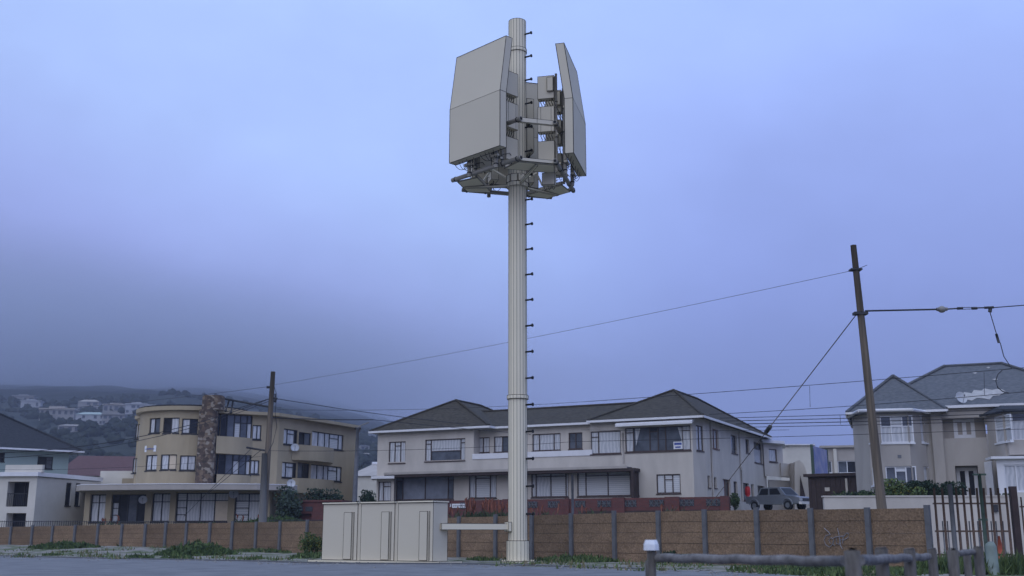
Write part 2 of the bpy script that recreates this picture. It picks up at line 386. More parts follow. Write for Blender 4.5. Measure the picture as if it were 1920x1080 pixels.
def ell(px0, px1, py, hh, ry, z=0.15):
    a, b = gnd(px0, py, z), gnd(px1, py, z)
    sp.append(((a.x + b.x) / 2, (a.y + b.y) / 2, (b.x - a.x) / 2, ry, hh))
ell(275, 452, 1027, 1.15, 4.0); ell(300, 440, 1036, .7, 2.2); ell(215, 330, 1028, .5, 2.2); ell(430, 575, 1026, .7, 2.4); ell(60, 180, 1031, .4, 1.6); ell(0, 60, 1024, .3, 1.5)
tufts('dune_plant_mat', sp, [M['mat'], M['leaf'], M['mat']], 'low dark green succulent plants growing in mounds before the brown wall', 'ground cover', 620, .16, .14)
sp = []
ell(235, 290, 1046, .22, .6, 0.02); ell(300, 365, 1047, .28, .7, .02); ell(460, 490, 1049, .2, .5, .02); ell(80, 118, 1041, .15, .5, .02); ell(30, 45, 1041, .12, .4, .02)
ell(545, 605, 1046, .3, 1.0, .02); ell(875, 935, 1050, .12, .8, .02); ell(1000, 1170, 1052, .28, 1.6, .02); ell(1160, 1240, 1050, .25, 1.2, .02)
ell(1240, 1330, 1052, .2, 1.3, .02); ell(720, 900, 1041, .2, 1.5, .05); ell(1380, 1750, 1073, .13, 3.5, 0); ell(560, 700, 1041, .25, 1.5, .05)
ell(440, 560, 1034, .2, 1.6, .1)
tufts('grass', sp, [M['mat'], M['leafbright'], M['leaf']], 'short patchy green grass on the sandy verge', 'grass', 420, .10, .12)
sp = []; rnd_ = random.Random(5)
for k in range(170):
    px = rnd_.uniform(-40, 1690); ex = next(yy for (xx, yy) in edge if xx > px)
    q = gnd(px, rnd_.uniform(1034 + max(0, px - 600) * .012, ex - 3), .05)
    if q.y > wall_y(q.x) - .8 or 555 < px < 885: continue
    sp.append((q.x, q.y, rnd_.uniform(.25, .9), rnd_.uniform(.2, .6), rnd_.uniform(.06, .2)))
tufts('scattered_tufts', sp, [M['mat'], M['leafbright'], M['drygrass']], 'small scattered tufts and dry stalks over the sandy verge', 'tufts', 90, .07, .13)
b = MB()
for k in range(900):
    px = rnd_.uniform(-60, 1500); ex = next(yy for (xx, yy) in edge if xx > px); q = gnd(px, ex + rnd_.gauss(-2, 2.2), .015); r = rnd_.uniform(.012, .05); i0 = len(b.v)
    b.ball((q.x, q.y, ground_z(q.x, q.y) + .015), r, n=5, squash=.6)
tag(b.build('gravel', M['pebble']), 'loose pale gravel along the edge of the asphalt', 'gravel', kind='stuff')
sp = []
for px in (1762, 1800, 1835, 1880, 1915): a = gnd(px, 1076, 0); sp.append((a.x, a.y, .9, 1.0, .45))
tufts('weeds', sp, [M['leaf'], M['leafbright'], M['mat']], 'long bright green weeds at the foot of the rusty palisade', 'weeds', 900, .06, .3)

def bush(loc, rx, ry, h, mats, label, n=1400, leaf=.12, name='bush', group=None, stems=5, cat='bush'):
    o = thing(name, loc, label, cat, group); loc = Vector(loc)
    rnd = random.Random(int(loc.x * 97 + loc.y)); b = MB(); s = MB()
    lobes = [(rnd.uniform(-.6, .6), rnd.uniform(-.6, .6), rnd.uniform(.35, .8), rnd.uniform(.32, .5)) for _ in range(11)]
    for i in range(n):
        lx, ly, lz, lr = rnd.choice(lobes)
        d = Vector((rnd.gauss(0, 1), rnd.gauss(0, 1), rnd.gauss(0, 1))).normalized() * lr * (rnd.random() ** .35)
        p = loc + Vector(((lx + d.x) * rx, (ly + d.y) * ry, max(.03, min(1.08, lz + d.z)) * h))
        u = Vector((rnd.gauss(0, 1), rnd.gauss(0, 1), rnd.gauss(0, 1))).normalized(); v = u.cross(Vector((rnd.gauss(0, 1), rnd.gauss(0, 1), rnd.gauss(0, 1)))).normalized()
        k = leaf * rnd.uniform(.6, 1.4)
        b.face([p - u * k, p - v * k * .5, p + u * k, p + v * k * .5], rnd.choices(range(len(mats)), [6, 2, 1][:len(mats)])[0])
    for i in range(stems):
        a = rnd.random() * 6.28; s.tube(loc + Vector((0, 0, -.05)), loc + Vector((math.cos(a) * rx * .5, math.sin(a) * ry * .5, h * .6)), .03, .012, 5)
    s.build('stem', M['stem'], o); b.build('foliage', mats, o)
    return o
#PART2
# ================================================================== the mast
MX, MY = gnd(971, 1055)[:2]
tower = thing('cell_tower', (MX, MY, 0), 'tall pale grey monopole mast carrying three big antenna panels at its head', 'cell tower')
def facet_tube(b, r, z0, z1, n=18, seams=True):
    pts = [(MX + r * math.cos(2 * math.pi * (k + .25) / n), MY + r * math.sin(2 * math.pi * (k + .25) / n)) for k in range(n)]
    b.prism(pts, z0, z1, 0)
    for k in range(n):
        p, q = pts[k], pts[(k + 1) % n]
        if seams: b.tube((*p, z0), (*p, z1), .0065, n=4, mi=1)
        for z in (z0, z1): b.tube((*p, z), (*q, z), .009, n=4, mi=1)
cm = [M['cadmast'], M['seam']]; cp = [M['cad'], M['seam']]; cpp = [M['cadpipe'], M['seam']]
b = MB(); facet_tube(b, .362, .8, 21.93); b.build('pole_shaft', cm, tower)
b = MB(); facet_tube(b, .425, .055, .80); b.build('base_sleeve', cm, tower)
b = MB(); facet_tube(b, .70, 0, .055, 24, False)
for k in range(12):
    a = 2 * math.pi * k / 12; b.tube((MX + .58 * math.cos(a), MY + .58 * math.sin(a), .05), (MX + .58 * math.cos(a), MY + .58 * math.sin(a), .10), .025, n=6)
b.build('base_plate', cm, tower)
for z0, z1, r in ((6.12, 6.26, .415), (20.52, 20.66, .395)):
    b = MB(); facet_tube(b, r, z0, z1); b.build('flange', cm, tower)
b = MB(); facet_tube(b, .43, 14.66, 14.84, 18)
for k in range(9):
    a = 2 * math.pi * k / 9 + .2; d = Vector((math.cos(a), math.sin(a), 0)); t_ = Vector((-d.y, d.x, 0)) * .13; o_ = Vector((MX, MY, 0)) + d * .365
    b.obox((o_ - t_)[:2], (t_ * 2)[:2], (d * .07)[:2], 14.842, 15.14, 0, 1)
b.build('collar', cm, tower)
for k in range(20):
    z = 1.78 + k * 1.0263; d = Vector((.86, -.51, 0)); p = Vector((MX, MY, z)) + d * .345; b = MB()
    b.tube(p, p + d * .31, .036, n=8); b.tube(p + d * .30, p + d * .345, .066, n=8)
    b.build('climbing_peg', M['cable'], tower)
Mv = Vector((MX, MY, 0))
def sector(deg, last=False):
    n = Vector((math.cos(R(deg)), math.sin(R(deg)), 0)); t = Vector((-n.y, n.x, 0))
    def Lc(tt, r, z): return Mv + Vector((.07, 0, 0)) + n * r + t * tt + Vector((0, 0, z))
    # antenna panel: lower half upright, upper half leaning back
    po, pi = [(2.50, 15.45), (2.50, 17.72), (2.17, 20.08)], [(2.16, 15.45), (2.16, 17.72), (1.83, 20.08)]
    W = 1.44; b = MB()
    for k in (0, 1):
        b.hexa([Lc(-W, po[k][0], po[k][1]), Lc(W, po[k][0], po[k][1]), Lc(W, pi[k][0], pi[k][1]), Lc(-W, pi[k][0], pi[k][1]),
                Lc(-W, po[k + 1][0], po[k + 1][1]), Lc(W, po[k + 1][0], po[k + 1][1]), Lc(W, pi[k + 1][0], pi[k + 1][1]), Lc(-W, pi[k + 1][0], pi[k + 1][1])], 0)
    for s_ in (-W, W):
        for pr in (po, pi):
            b.tube(Lc(s_, *pr[0]), Lc(s_, *pr[1]), .014, n=4, mi=1); b.tube(Lc(s_, *pr[1]), Lc(s_, *pr[2]), .014, n=4, mi=1)
        for k in range(3): b.tube(Lc(s_, *po[k]), Lc(s_, *pi[k]), .010, n=4, mi=1)
    for k in range(3):
        for pr in (po, pi): b.tube(Lc(-W, *pr[k]), Lc(W, *pr[k]), .016 if k != 1 else .007, n=4, mi=1)
    pan = b.build('antenna_panel', cp, tower)
    # hanging jumper cables below the panel
    for side in (-.75, .75):
        for j, dt in enumerate((-.62, -.30, -.14, .16, .5)):
            a0 = Lc(side + dt, 2.30 + .05 * (j % 2), 15.47); a1 = Lc(side + .02 * j, 1.98, 15.55)
            pts = []
            for q in range(9):
                u = q / 8; p = a0.lerp(a1, u); p.z -= (.34 + .05 * (j % 3)) * math.sin(math.pi * u) ** .8; pts.append(p)
            c = MB(); c.path(pts, .011, 5, 0); c.build('cable', M['cable'], pan)
    # horizontal rails
    for z in (15.0, 16.58):
        b = MB(); b.tube(Lc(-1.95, 1.87, z), Lc(1.95, 1.87, z), .088, n=12)
        for tt in (-1.75, -.95, .95, 1.75): b.tube(Lc(tt - .02, 1.87, z), Lc(tt + .02, 1.87, z), .105, n=12, mi=1)
        for e in (-1, 1): b.tube(Lc(1.951 * e, 1.87, z), Lc(1.957 * e, 1.87, z), .06, n=10, mi=1)
        b.build('mount_rail', cpp, tower)
    for side in (-1, 1):
        T = side * .76
        b = MB(); b.tube(Lc(T, 2.045, 14.84), Lc(T, 2.045, 18.75), .078, n=12)
        for z in (15.0, 15.3, 16.58, 17.6, 18.45): b.tube(Lc(T, 2.045, z - .02), Lc(T, 2.045, z + .02), .092, n=12, mi=1)
        pp = b.build('antenna_pipe', cpp, tower)
        for z in (15.32, 17.6):
            c = MB(); c.obox(Lc(T - .17, 2.01, 0)[:2], (t * .34)[:2], (n * .15)[:2], z - .05, z + .05, 0, 1, .006); c.build('bracket', cp, pp)
        T2 = side * .76
        b = MB(); b.tube(Lc(T2, 1.70, 14.95), Lc(T2, 1.70, 19.1), .05, n=10)
        for z in (15.25, 17.9, 16.4): b.tube(Lc(T2, 1.70, z - .015), Lc(T2, 1.70, z + .015), .062, n=10, mi=1)
        pp = b.build('radio_pipe', cpp, tower)
        for z in (15.3, 16.55):
            c = MB(); c.obox(Lc(T2 - .04, 1.70, 0)[:2], (t * .08)[:2], (n * .17)[:2], z - .04, z + .04); c.build('bracket', cp, pp)
        for z0, z1, nb in ((18.02, 18.98, 0), (16.62, 17.68, 1), (15.28, 16.22, 2), (14.42, 14.90, 3)):
            if nb == 3 and (side > 0 or deg != -13.5): continue
            b = MB(); w = .66 if nb != 3 else .5
            b.obox(Lc(T2 - .15, 1.64, 0)[:2], (-n * w)[:2], (t * .30)[:2], z0, z1, 0, 1, .009)
            if nb == 1:
                for u in (.12, .54): b.tube(Lc(T2 - .152 * 1, 1.64 - u, z0), Lc(T2 - .152, 1.64 - u, z1), .007, n=4, mi=1); b.tube(Lc(T2 + .152, 1.64 - u, z0), Lc(T2 + .152, 1.64 - u, z1), .007, n=4, mi=1)
            ru = b.build('radio_unit', cp, tower)
            if nb == 0:
                for e in (-1,):
                    c = MB(); c.obox(Lc(T2 + e * .151 + (0 if e > 0 else -.10), 1.62, 0)[:2], (-n * .24)[:2], (t * .10)[:2], 18.30, 18.88, 0, 1, .009); c.build('junction_box', cp, ru)
            if nb < 2:      # wavy jumpers between the units
                for q in range(5):
                    r_ = 1.54 - q * .11; zt, zb = z0, (17.68 if nb == 0 else 16.22); c = MB()
                    c.path([Lc(T2 + .02 * math.sin(q), r_, zt), Lc(T2, r_ - .035, zt - .3 * (zt - zb)), Lc(T2, r_ + .03, zt - .7 * (zt - zb)), Lc(T2, r_, zb)], .017, 5)
                    c.build('cable', M['cable'], ru)
            else:
                for q in range(3):
                    r_ = 1.5 - q * .16; c = MB()
                    c.path([Lc(T2, r_, z0), Lc(T2, r_ + .01, z0 - .1), Lc(T2 + .05, r_ + .06, z0 - .16), Lc(T2 + .08, r_ + .1, z0 - .08)], .013, 5); c.build('cable', M['cable'], ru)
        # feeder bundle from the junction box down the pipe
        for q in range(3):
            rnd = random.Random(q + int(deg) + side)
            pts = [Lc(T2 - side * 0 + e_ * .12, r_, z) for e_, r_, z in ((-1, 1.50 - .06 * q, 18.28), (-.9, 1.58, 17.95), (-.5, 1.82, 17.45), (-.4 + .3 * q, 1.93, 17.0), (-.6, 1.90, 16.3), (-.8, 1.86, 15.75), (-.4, 1.92, 15.6))]
            c = MB(); c.path(pts, .014, 5); c.build('cable', M['cable'], pp)
        c = MB()
        c.path([Lc(T2, 1.2, 15.24), Lc(T2 + .1, 1.25, 15.42), Lc(T2 + .2, 1.5, 15.52), Lc(T2 + .15, 1.8, 15.4), Lc(T2 + .05, 2.0, 15.2)], .013, 5); c.build('cable', M['cable'], pp)
    return Lc
secs = [sector(-135), sector(-13.5), sector(105)]
# corner platforms and link beams between neighbouring sectors: (+t end of one) to (-t end of the next)
for i in range(3):
    A, B = secs[i], secs[(i + 1) % 3]
    for z in (16.58,):
        p, q = A(1.72, 1.80, 0), B(-1.72, 1.80, 0); d = (q - p).normalized(); nn = Vector((d.y, -d.x, 0)) * .12
        b = MB(); b.obox(p[:2], (q - p)[:2], nn[:2], z - .09, z + .09, 0, 1, .008); 
        m_ = p.lerp(q, .5); b.tube(m_ + nn + Vector((0, 0, z - .09)), m_ + nn + Vector((0, 0, z + .09)), .008, n=4, mi=1)
        b.build('link_beam', cp, tower)
    v = [A(1.72, 1.78, 0), B(-1.72, 1.78, 0), B(-.78, 1.60, 0), A(.78, 1.60, 0)]
    b = MB(); b.prism([w_[:2] for w_ in v][::-1] if False else [w_[:2] for w_ in v], 14.90, 14.94, 0, 1, .009)
    m0, m1 = v[0].lerp(v[1], .5), v[3].lerp(v[2], .5)
    b.tube((m0.x, m0.y, 14.895), (m1.x, m1.y, 14.895), .008, n=4, mi=1)
    plat = b.build('corner_platform', cm, tower)
    for (p, q) in ((v[0], v[1]), (v[3], v[2])):
        d = (q - p).normalized(); nn = Vector((d.y, -d.x, 0)) * .07
        b = MB(); b.obox(p[:2], (q - p)[:2], nn[:2], 14.945, 15.07, 0, 1, .007); b.build('edge_beam', cp, plat)
    mid = (v[2] + v[3]) / 2; dirv = (mid - Mv).normalized(); sd_ = Vector((-dirv.y, dirv.x, 0)) * .05
    s0 = Mv + dirv * .36; e0 = Mv + dirv * ((m0 - Mv).length - .1)
    b = MB()
    b.hexa([s0 - sd_ + Vector((0, 0, 14.72)), s0 + sd_ + Vector((0, 0, 14.72)), e0 + sd_ + Vector((0, 0, 14.84)), e0 - sd_ + Vector((0, 0, 14.84)),
            s0 - sd_ + Vector((0, 0, 14.82)), s0 + sd_ + Vector((0, 0, 14.82)), e0 + sd_ + Vector((0, 0, 14.895)), e0 - sd_ + Vector((0, 0, 14.895))], 0, 1, .008)
    b.build('support_arm', cm, tower)
    b = MB(); s1 = Mv + dirv * .40; b.tube(s1 + Vector((0, 0, 15.1)), Mv + dirv * 1.1 + Vector((0, 0, 15.55)), .05, n=4)
    b.tube(Mv + dirv * 1.1 + Vector((0, 0, 15.55)), Mv + dirv * 1.45 + Vector((0, 0, 15.07)), .05, n=4); b.build('knee_brace', cm, tower)

# ================================================================== equipment cabinets
cg_l, cg_r = gnd(603, 1049, .09), gnd(811, 1052.5, .09)
u = (cg_r - cg_l); Lw = u.length; u.normalize(); vv = Vector((-u.y, u.x, 0))
DEP = .88; HT = 2.17
def frac(px):   # along the front line
    r = (px - 960) / F
    q = gnd(px, 1051, .09)
    # intersect the pixel's vertical plane with the front line
    rx, ry = q.x, q.y
    den = u.x * ry - u.y * rx
    return (cg_l.y * rx - cg_l.x * ry) / den
pl = thing('concrete_plinth', (cg_l.x, cg_l.y, 0), 'low pale slab under the three grey cabinets', 'plinth')
b = MB(); o_ = cg_l - u * .55 - vv * .18; b.obox(o_[:2], (u * (Lw + 1.0))[:2], (vv * (DEP + .5))[:2], 0.0, .085, 0, 1, .008)
b.build('slab', cm, pl)
edges = [(603, 668), (675, 738), (745, 811)]
names = ['leftmost grey equipment cabinet on the slab, farthest from the mast', 'middle grey equipment cabinet between its two neighbours', 'rightmost grey equipment cabinet, nearest the mast, where the duct starts']
for (pa, pb), nm in zip(edges, names):
    s0, s1 = frac(pa), frac(pb); p = cg_l + u * s0; w = s1 - s0
    cab = thing('equipment_cabinet', (p.x, p.y, .087), nm, 'cabinet', 'equipment cabinets beside the mast')
    b = MB(); b.obox(p[:2], (u * w)[:2], (vv * DEP)[:2], .087, HT, 0, 1, .008); b.build('housing', cp, cab)
    b = MB(); q = p - u * .03 - vv * .05; b.obox(q[:2], (u * (w + .06))[:2], (vv * (DEP + .1))[:2], HT + .003, HT + .065, 0, 1, .008); b.build('roof_cap', cm, cab)
    b = MB(); q = p + u * (w * .63) - vv * .035; b.obox(q[:2], (u * (w * .22))[:2], (vv * .034)[:2], .12, 1.85, 0, 1, .007); dr = b.build('cable_cover', cp, cab)
    b = MB(); q = p + u * (w * .89) - vv * .021; b.obox(q[:2], (u * .03)[:2], (vv * .02)[:2], .12, 1.85, 0, 1, .006); b.build('hinge_bar', cp, cab)
    if pb < 800:
        nx = edges[edges.index((pa, pb)) + 1][0]; g_ = frac(nx) - s1; b = MB(); q = p + u * (w + .004) + vv * .03
        b.obox(q[:2], (u * (g_ - .008))[:2], (vv * .5)[:2], .087, HT - .01, 0); b.build('joint_strip', cp, cab)
# cable duct from cabinet to mast
side = cg_l + u * (Lw + .002) + vv * .45
end = Mv + (side - Mv).normalized() * .37; end.z = 0; side.z = 0
d = (end - side); nn = Vector((d.y, -d.x, 0)).normalized() * .2
duct = thing('cable_duct', (side.x, side.y, 1.2), 'pale horizontal cable duct joining the right cabinet to the mast', 'cable duct')
b = MB(); b.obox((side - nn * .5)[:2], d[:2], nn[:2], 1.20, 1.42, 0, 1, .008); b.build('duct_body', cm, duct)
b = MB(); d1 = d.normalized(); b.obox((end - d1 * .10 - nn * .9)[:2], (d1 * .12)[:2], (nn * 1.8)[:2], 1.14, 1.48, 0, 1, .008); b.build('wall_flange', cm, duct)

# ================================================================== brown slab wall
posts = [-55, -17, 22, 62, 100, 142, 185, 230, 274, 312, 351, 395, 437, 482, 527, 578, 634, 692, 745, 800, 863, 932, 1000, 1074, 1155, 1238, 1325, 1423, 1525, 1632, 1745]
def top_y_old(px): return 988 + (952 - 988) * px / 1745 if px < 200 else [984 + (977 - 984) * (px - 200) / 378, 977 + (966 - 977) * (px - 578) / 422, 966 + (957 - 966) * (px - 1000) / 300, 957 + (952 - 957) * (px - 1300) / 445][0 if px < 578 else 1 if px < 1000 else 2 if px < 1300 else 3]
def wall_hit(px):
    r = ray(px, 1001)
    k = r[0] / r[1]
    V = [(30, WV[0][1] - 1.16 * (30 - WV[0][0]))] + WV + [(-60, WV[-1][1] + .3 * 23.5)]
    for a, c in zip(V, V[1:]):
        # x = k*y on the segment
        dx, dy = c[0] - a[0], c[1] - a[1]; den = dx - k * dy
        if abs(den) < 1e-9: continue
        s_ = (k * a[1] - a[0]) / den
        if -1e-6 <= s_ <= 1 + 1e-6: return Vector((a[0] + dx * s_, a[1] + dy * s_, 0))
pw = [wall_hit(p) for p in posts]
bw = thing('boundary_wall', (pw[15].x, pw[15].y, ground_z(pw[15].x, pw[15].y)), 'long low brown pebble slab wall with grey posts along the verge', 'wall')
pm = [M['panel'], M['stem']]
for i in range(len(posts) - 1):
    a, c = pw[i], pw[i + 1]; d = (c - a).normalized(); nn = Vector((d.y, -d.x, 0))
    za = at((posts[i] + posts[i + 1]) / 2, top_y((posts[i] + posts[i + 1]) / 2), (a.y + c.y) / 2).z
    z0 = min(ground_z(a.x, a.y), ground_z(c.x, c.y)) - .05
    b = MB(); hgt = (za - z0) / 5
    for k in range(5):
        hole = (i == 25 and k <= 0)
        e = .012 * ((k * 7 + i * 3) % 3)
        if hole:
            L1 = (c - a).length
            b.obox((a + d * (L1 * .62) - nn * .03)[:2], (d * (L1 * .38))[:2], (nn * (.06 + e))[:2], z0 + k * hgt, z0 + (k + 1) * hgt - .012); continue
        b.obox((a - nn * .03)[:2], (c - a)[:2], (nn * (.055 + e))[:2], z0 + k * hgt + (0 if k else -.2), z0 + (k + 1) * hgt - .014)
        if k < 4: b.obox((a - nn * .028)[:2], (c - a)[:2], (nn * .035)[:2], z0 + (k + 1) * hgt - .013, z0 + (k + 1) * hgt - .001, 1)
    b.build('slab_bay', pm, bw)
for i, a in enumerate(pw):
    d = ((pw[min(i + 1, len(pw) - 1)] - pw[max(i - 1, 0)])).normalized(); nn = Vector((d.y, -d.x, 0))
    za = at(posts[i], top_y(posts[i]), a.y).z + (.03 if i % 3 else .08)
    b = MB(); q = a - d * .085 + nn * .045; b.obox(q[:2], (d * .17)[:2], (nn * .10)[:2], ground_z(a.x, a.y) - .2, za)
    b.build('post', M['concrete'], bw)
# graffiti tag on a bay, thin strokes of silver paint
ga, gc = pw[28], pw[29]; gd = (gc - ga); gn = Vector((gd.y, -gd.x, 0)).normalized()
def on_wall(px, py, ins=.065):
    r = ray(px, py); g0 = ga + gn * ins
    den = r[0] * gn.x + r[1] * gn.y; k = (g0.x * gn.x + g0.y * gn.y) / den
    return Vector((r[0] * k, r[1] * k, EYE + r[2] * k))
strokes = [[(1545, 990), (1553, 997), (1557, 1003)], [(1556, 1003), (1549, 1004), (1545, 1012), (1548, 1021), (1555, 1026), (1560, 1022), (1563, 1012), (1562, 1020), (1565, 1023)],
           [(1563, 1011), (1558, 1008), (1554, 1013), (1557, 1019)], [(1568, 1010), (1568, 1019), (1573, 1021), (1576, 1010), (1576, 1021)],
           [(1570, 990), (1573, 1002), (1575, 1021), (1580, 1030)], [(1563, 1008), (1572, 1006), (1582, 1005)], [(1580, 1019), (1581, 1007), (1588, 999), (1591, 1001), (1590, 1008), (1582, 1013), (1578, 1012)]]
b = MB()
for s_ in strokes: b.path([on_wall(*p) for p in s_], .011, 4)
tag(b.build('graffiti_tag', M['graffiti']), 'pale silver scribbled graffiti tag on a brown wall bay', 'graffiti')

# ================================================================== log fence, foreground
def log_post(px, D, topy, w, label, cap=False, base=0):
    r = w / 2 / 2093 * D; p = at(px, topy, D); o = thing('log_post', (p.x, D, 0), label, 'fence post', 'weathered log fence posts')
    b = MB(); rnd = random.Random(px)
    zs = [-.2, .25, .5, p.z - .03, p.z]; b.path([(p.x + rnd.uniform(-.006, .006), D, z) for z in zs], [r * 1.06, r * 1.03, r, r * .98, r * .8], 12)
    b.build('post_body', M['log'], o)
    return o, p, r
o, p, r = log_post(1221, 15.6, 1029, 17, 'log post wearing a white cap at the left end of the log fence')
b = MB(); z = p.z; rr_ = [(.112, z - .02), (.108, z + .06), (.085, z + .115), (.078, z + .12)]
nseg = 8
for k in range(3):
    for j in range(nseg):
        a0, a1 = 2 * math.pi * (j + .5) / nseg, 2 * math.pi * (j + 1.5) / nseg
        (ra, za), (rb, zb) = rr_[k], rr_[k + 1]
        b.face([(p.x + ra * math.cos(a0), 15.6 + ra * math.sin(a0), za), (p.x + ra * math.cos(a1), 15.6 + ra * math.sin(a1), za), (p.x + rb * math.cos(a1), 15.6 + rb * math.sin(a1), zb), (p.x + rb * math.cos(a0), 15.6 + rb * math.sin(a0), zb)])
for ring, z_ in ((rr_[0][0], rr_[0][1]), (rr_[3][0], rr_[3][1])):
    b.face([(p.x + ring * math.cos(2 * math.pi * (j + .5) / nseg), 15.6 + ring * math.sin(2 * math.pi * (j + .5) / nseg), z_) for j in range(nseg)])
b.build('cap', M['cap'], o)
log_post(1215, 16.3, 1048, 11, 'short dark log stub close behind the white capped post')
seq = [(1597, 11.4, 1027, 31, 'thickest weathered log post where the long rail ends'), (1652, 13.6, 1026, 25, 'second log post right of the long rail'),
       (1704, 15.6, 1028, 22, 'third log post right of the long rail'), (1747, 18.2, 1028, 17, 'thin last log post at the end of the second rail'),
       (1786, 15.5, 1028, 20, 'round topped log post left of the short end rail'), (1812, 19, 1030, 14, 'thinnest log post under the middle of the short rail'), (1834, 16.5, 1024, 18, 'rightmost pale log post at the end of the short rail')]
for (px, D, ty, w, lb) in seq: log_post(px, D, ty, w, lb)
def rail(a, c, ra, rc, label):
    o = MB(); A_, C_ = at(*a), at(*c); pts = []; rd = []
    for q in range(13):
        k = q / 12; p = A_.lerp(C_, k); p.z += .008 * math.sin(q * 2.3); p.y += .01 * math.sin(q * 1.7); pts.append(p); rd.append((ra + (rc - ra) * k) * (1 + .04 * math.sin(q * 3.1)))
    o.path(pts, rd, 12); tag(o.build('log_rail', M['lograil']), label, 'fence rail', 'rails of the log fence')
rail((1232, 1046, 15.6), (1584, 1053, 11.6), .058, .055, 'long round log rail running to the white capped post')
rail((1612, 1051, 11.6), (1742, 1044, 18.0), .055, .055, 'log rail through the four posts beside the graffiti bay')
rail((1795, 1038, 15.9), (1830, 1034, 16.6), .040, .043, 'short log rail between the rightmost posts')

# ================================================================== palisade
def bar_fence(name, pts, D, topy, zb, railsz, matn, label, cat, r=.022, flat=False):
    a = at(pts[0], topy, D); o = thing(name, (a.x, D, 0), label, cat)
    for px in pts:
        p = at(px, topy, D); b = MB()
        if flat: b.box((p.x - r, D - r * .4, zb), (p.x + r, D + r * .4, p.z - r)); b.hexa([(p.x - r, D - r * .4, p.z - r), (p.x + r, D - r * .4, p.z - r), (p.x + r, D + r * .4, p.z - r), (p.x - r, D + r * .4, p.z - r), (p.x - .003, D - .003, p.z + r * 2), (p.x + .003, D - .003, p.z + r * 2), (p.x + .003, D + .003, p.z + r * 2), (p.x - .003, D + .003, p.z + r * 2)])
        else: b.tube((p.x, D, zb), (p.x, D, p.z), r, r * .85, n=8)
        b.build('bar', M[matn], o)
    c = at(pts[-1], topy, D)
    for z in railsz:
        b = MB(); b.box((a.x - .05, D + r + .003, z - .025), (c.x + .05, D + r + .03, z + .025)); b.build('rail', M[matn], o)
    return o, a, c
DP = 33.6
o, a, c = bar_fence('palisade_fence', [1751, 1766, 1792, 1805, 1818, 1831, 1844, 1857, 1871, 1885], DP, 915, -.1, [at(1800, 944, DP).z, at(1800, 1040, DP).z, at(1800, 996, DP).z], 'rust', 'tall rusty palisade of upright steel bars at the end of the brown wall', 'palisade', .042)
p = at(1780, 908, DP); b = MB(); b.tube((p.x, DP - .02, -.1), (p.x, DP - .02, p.z), .075, n=8); b.build('post', M['concrete'], o)
p = at(1898, 912, DP); b = MB(); b.box((p.x - .09, DP - .09, -.1), (p.x + .09, DP + .09, p.z)); b.build('end_post', M['brownpaint'], o)
bar_fence('palisade_fence', [1914, 1925, 1936, 1948], DP + 3, 932, -.1, [at(1900, 950, DP + 3).z], 'rust', 'short rusty bar run right of the thick dark end post', 'palisade', .03)
bar_fence('railing', [1767, 1776, 1790, 1799, 1812, 1817, 1833, 1858, 1867, 1880], 44, 977, -.1, [at(1800, 996, 44).z, at(1800, 1036, 44).z], 'steelgrey', 'lower thin grey railing seen through the rusty palisade', 'railing', .03)
def railing_run(px0, px1, topy0, topy1, D0, D1, step, label, name='railing'):
    p0 = at(px0, topy0, D0); o = thing(name, (p0.x, D0, ground_z(p0.x, D0)), label, 'railing'); k = px0; b = MB()
    a, c = at(px0, topy0, D0), at(px1, topy1, D1); n_ = int((px1 - px0) / step); bars = MB()
    for i in range(n_ + 1):
        q = a.lerp(c, i / n_); bars.tube((q.x, q.y, ground_z(q.x, q.y)), (q.x, q.y, q.z), .022, n=4)
    tag(bars.build('bars', M['steeldark'], o), kind='stuff' if n_ > 100 else None)
    for dz in (.06, .9):
        b.tube(a - Vector((0, 0, dz)), c - Vector((0, 0, dz)), .02, n=4)
    b.build('rail', M['steeldark'], o)
railing_run(0, 330, 976, 977, 80, 77.5, 4.2, 'thin dark railing above the left end of the brown wall')
railing_run(505, 612, 974, 974, 74, 74, 4.2, 'thin dark railing behind the wall by the red gate house')

# green signpost, pale bollard, cone
p = at(1836, 888, 31); o = thing('sign_post', (p.x, 31, 0), 'green painted pole with a short crossbar behind the rusty bars', 'pole')
b = MB(); b.tube((p.x, 31, -.1), (p.x, 31, p.z), .055, .045, n=10); b.build('pole', M['greenpaint'], o)
b = MB(); b.box((p.x - .18, 30.97, p.z - .05), (p.x + .18, 31.03, p.z)); b.build('crossbar', M['greenpaint'], o)
b = MB(); q = at(1845, 974, 31); b.box((q.x - .16, 30.98, q.z - .03), (q.x + .1, 31.02, q.z + .02)); b.build('bracket', M['greenpaint'], o)
p = at(1857, 1016, 29.5); b = MB(); b.path([(p.x, 29.5, -.1), (p.x, 29.5, p.z - .12), (p.x - .02, 29.5, p.z - .03), (p.x - .03, 29.5, p.z)], [.16, .14, .11, .05], 12)
tag(b.build('bollard', M['palegreen']), 'stubby pale green concrete bollard in the weeds', 'bollard')
p = at(1873, 1005, 36); o = thing('traffic_cone', (p.x, 36, 0), 'faded orange cone seen through the palisade bars', 'cone')
b = MB(); b.path([(p.x, 36, .03), (p.x, 36, p.z)], [.17, .03], 12); b.build('cone_body', M['orange'], o)
b = MB(); b.box((p.x - .22, 35.78, 0), (p.x + .22, 36.22, .035)); b.build('cone_foot', M['orange'], o)

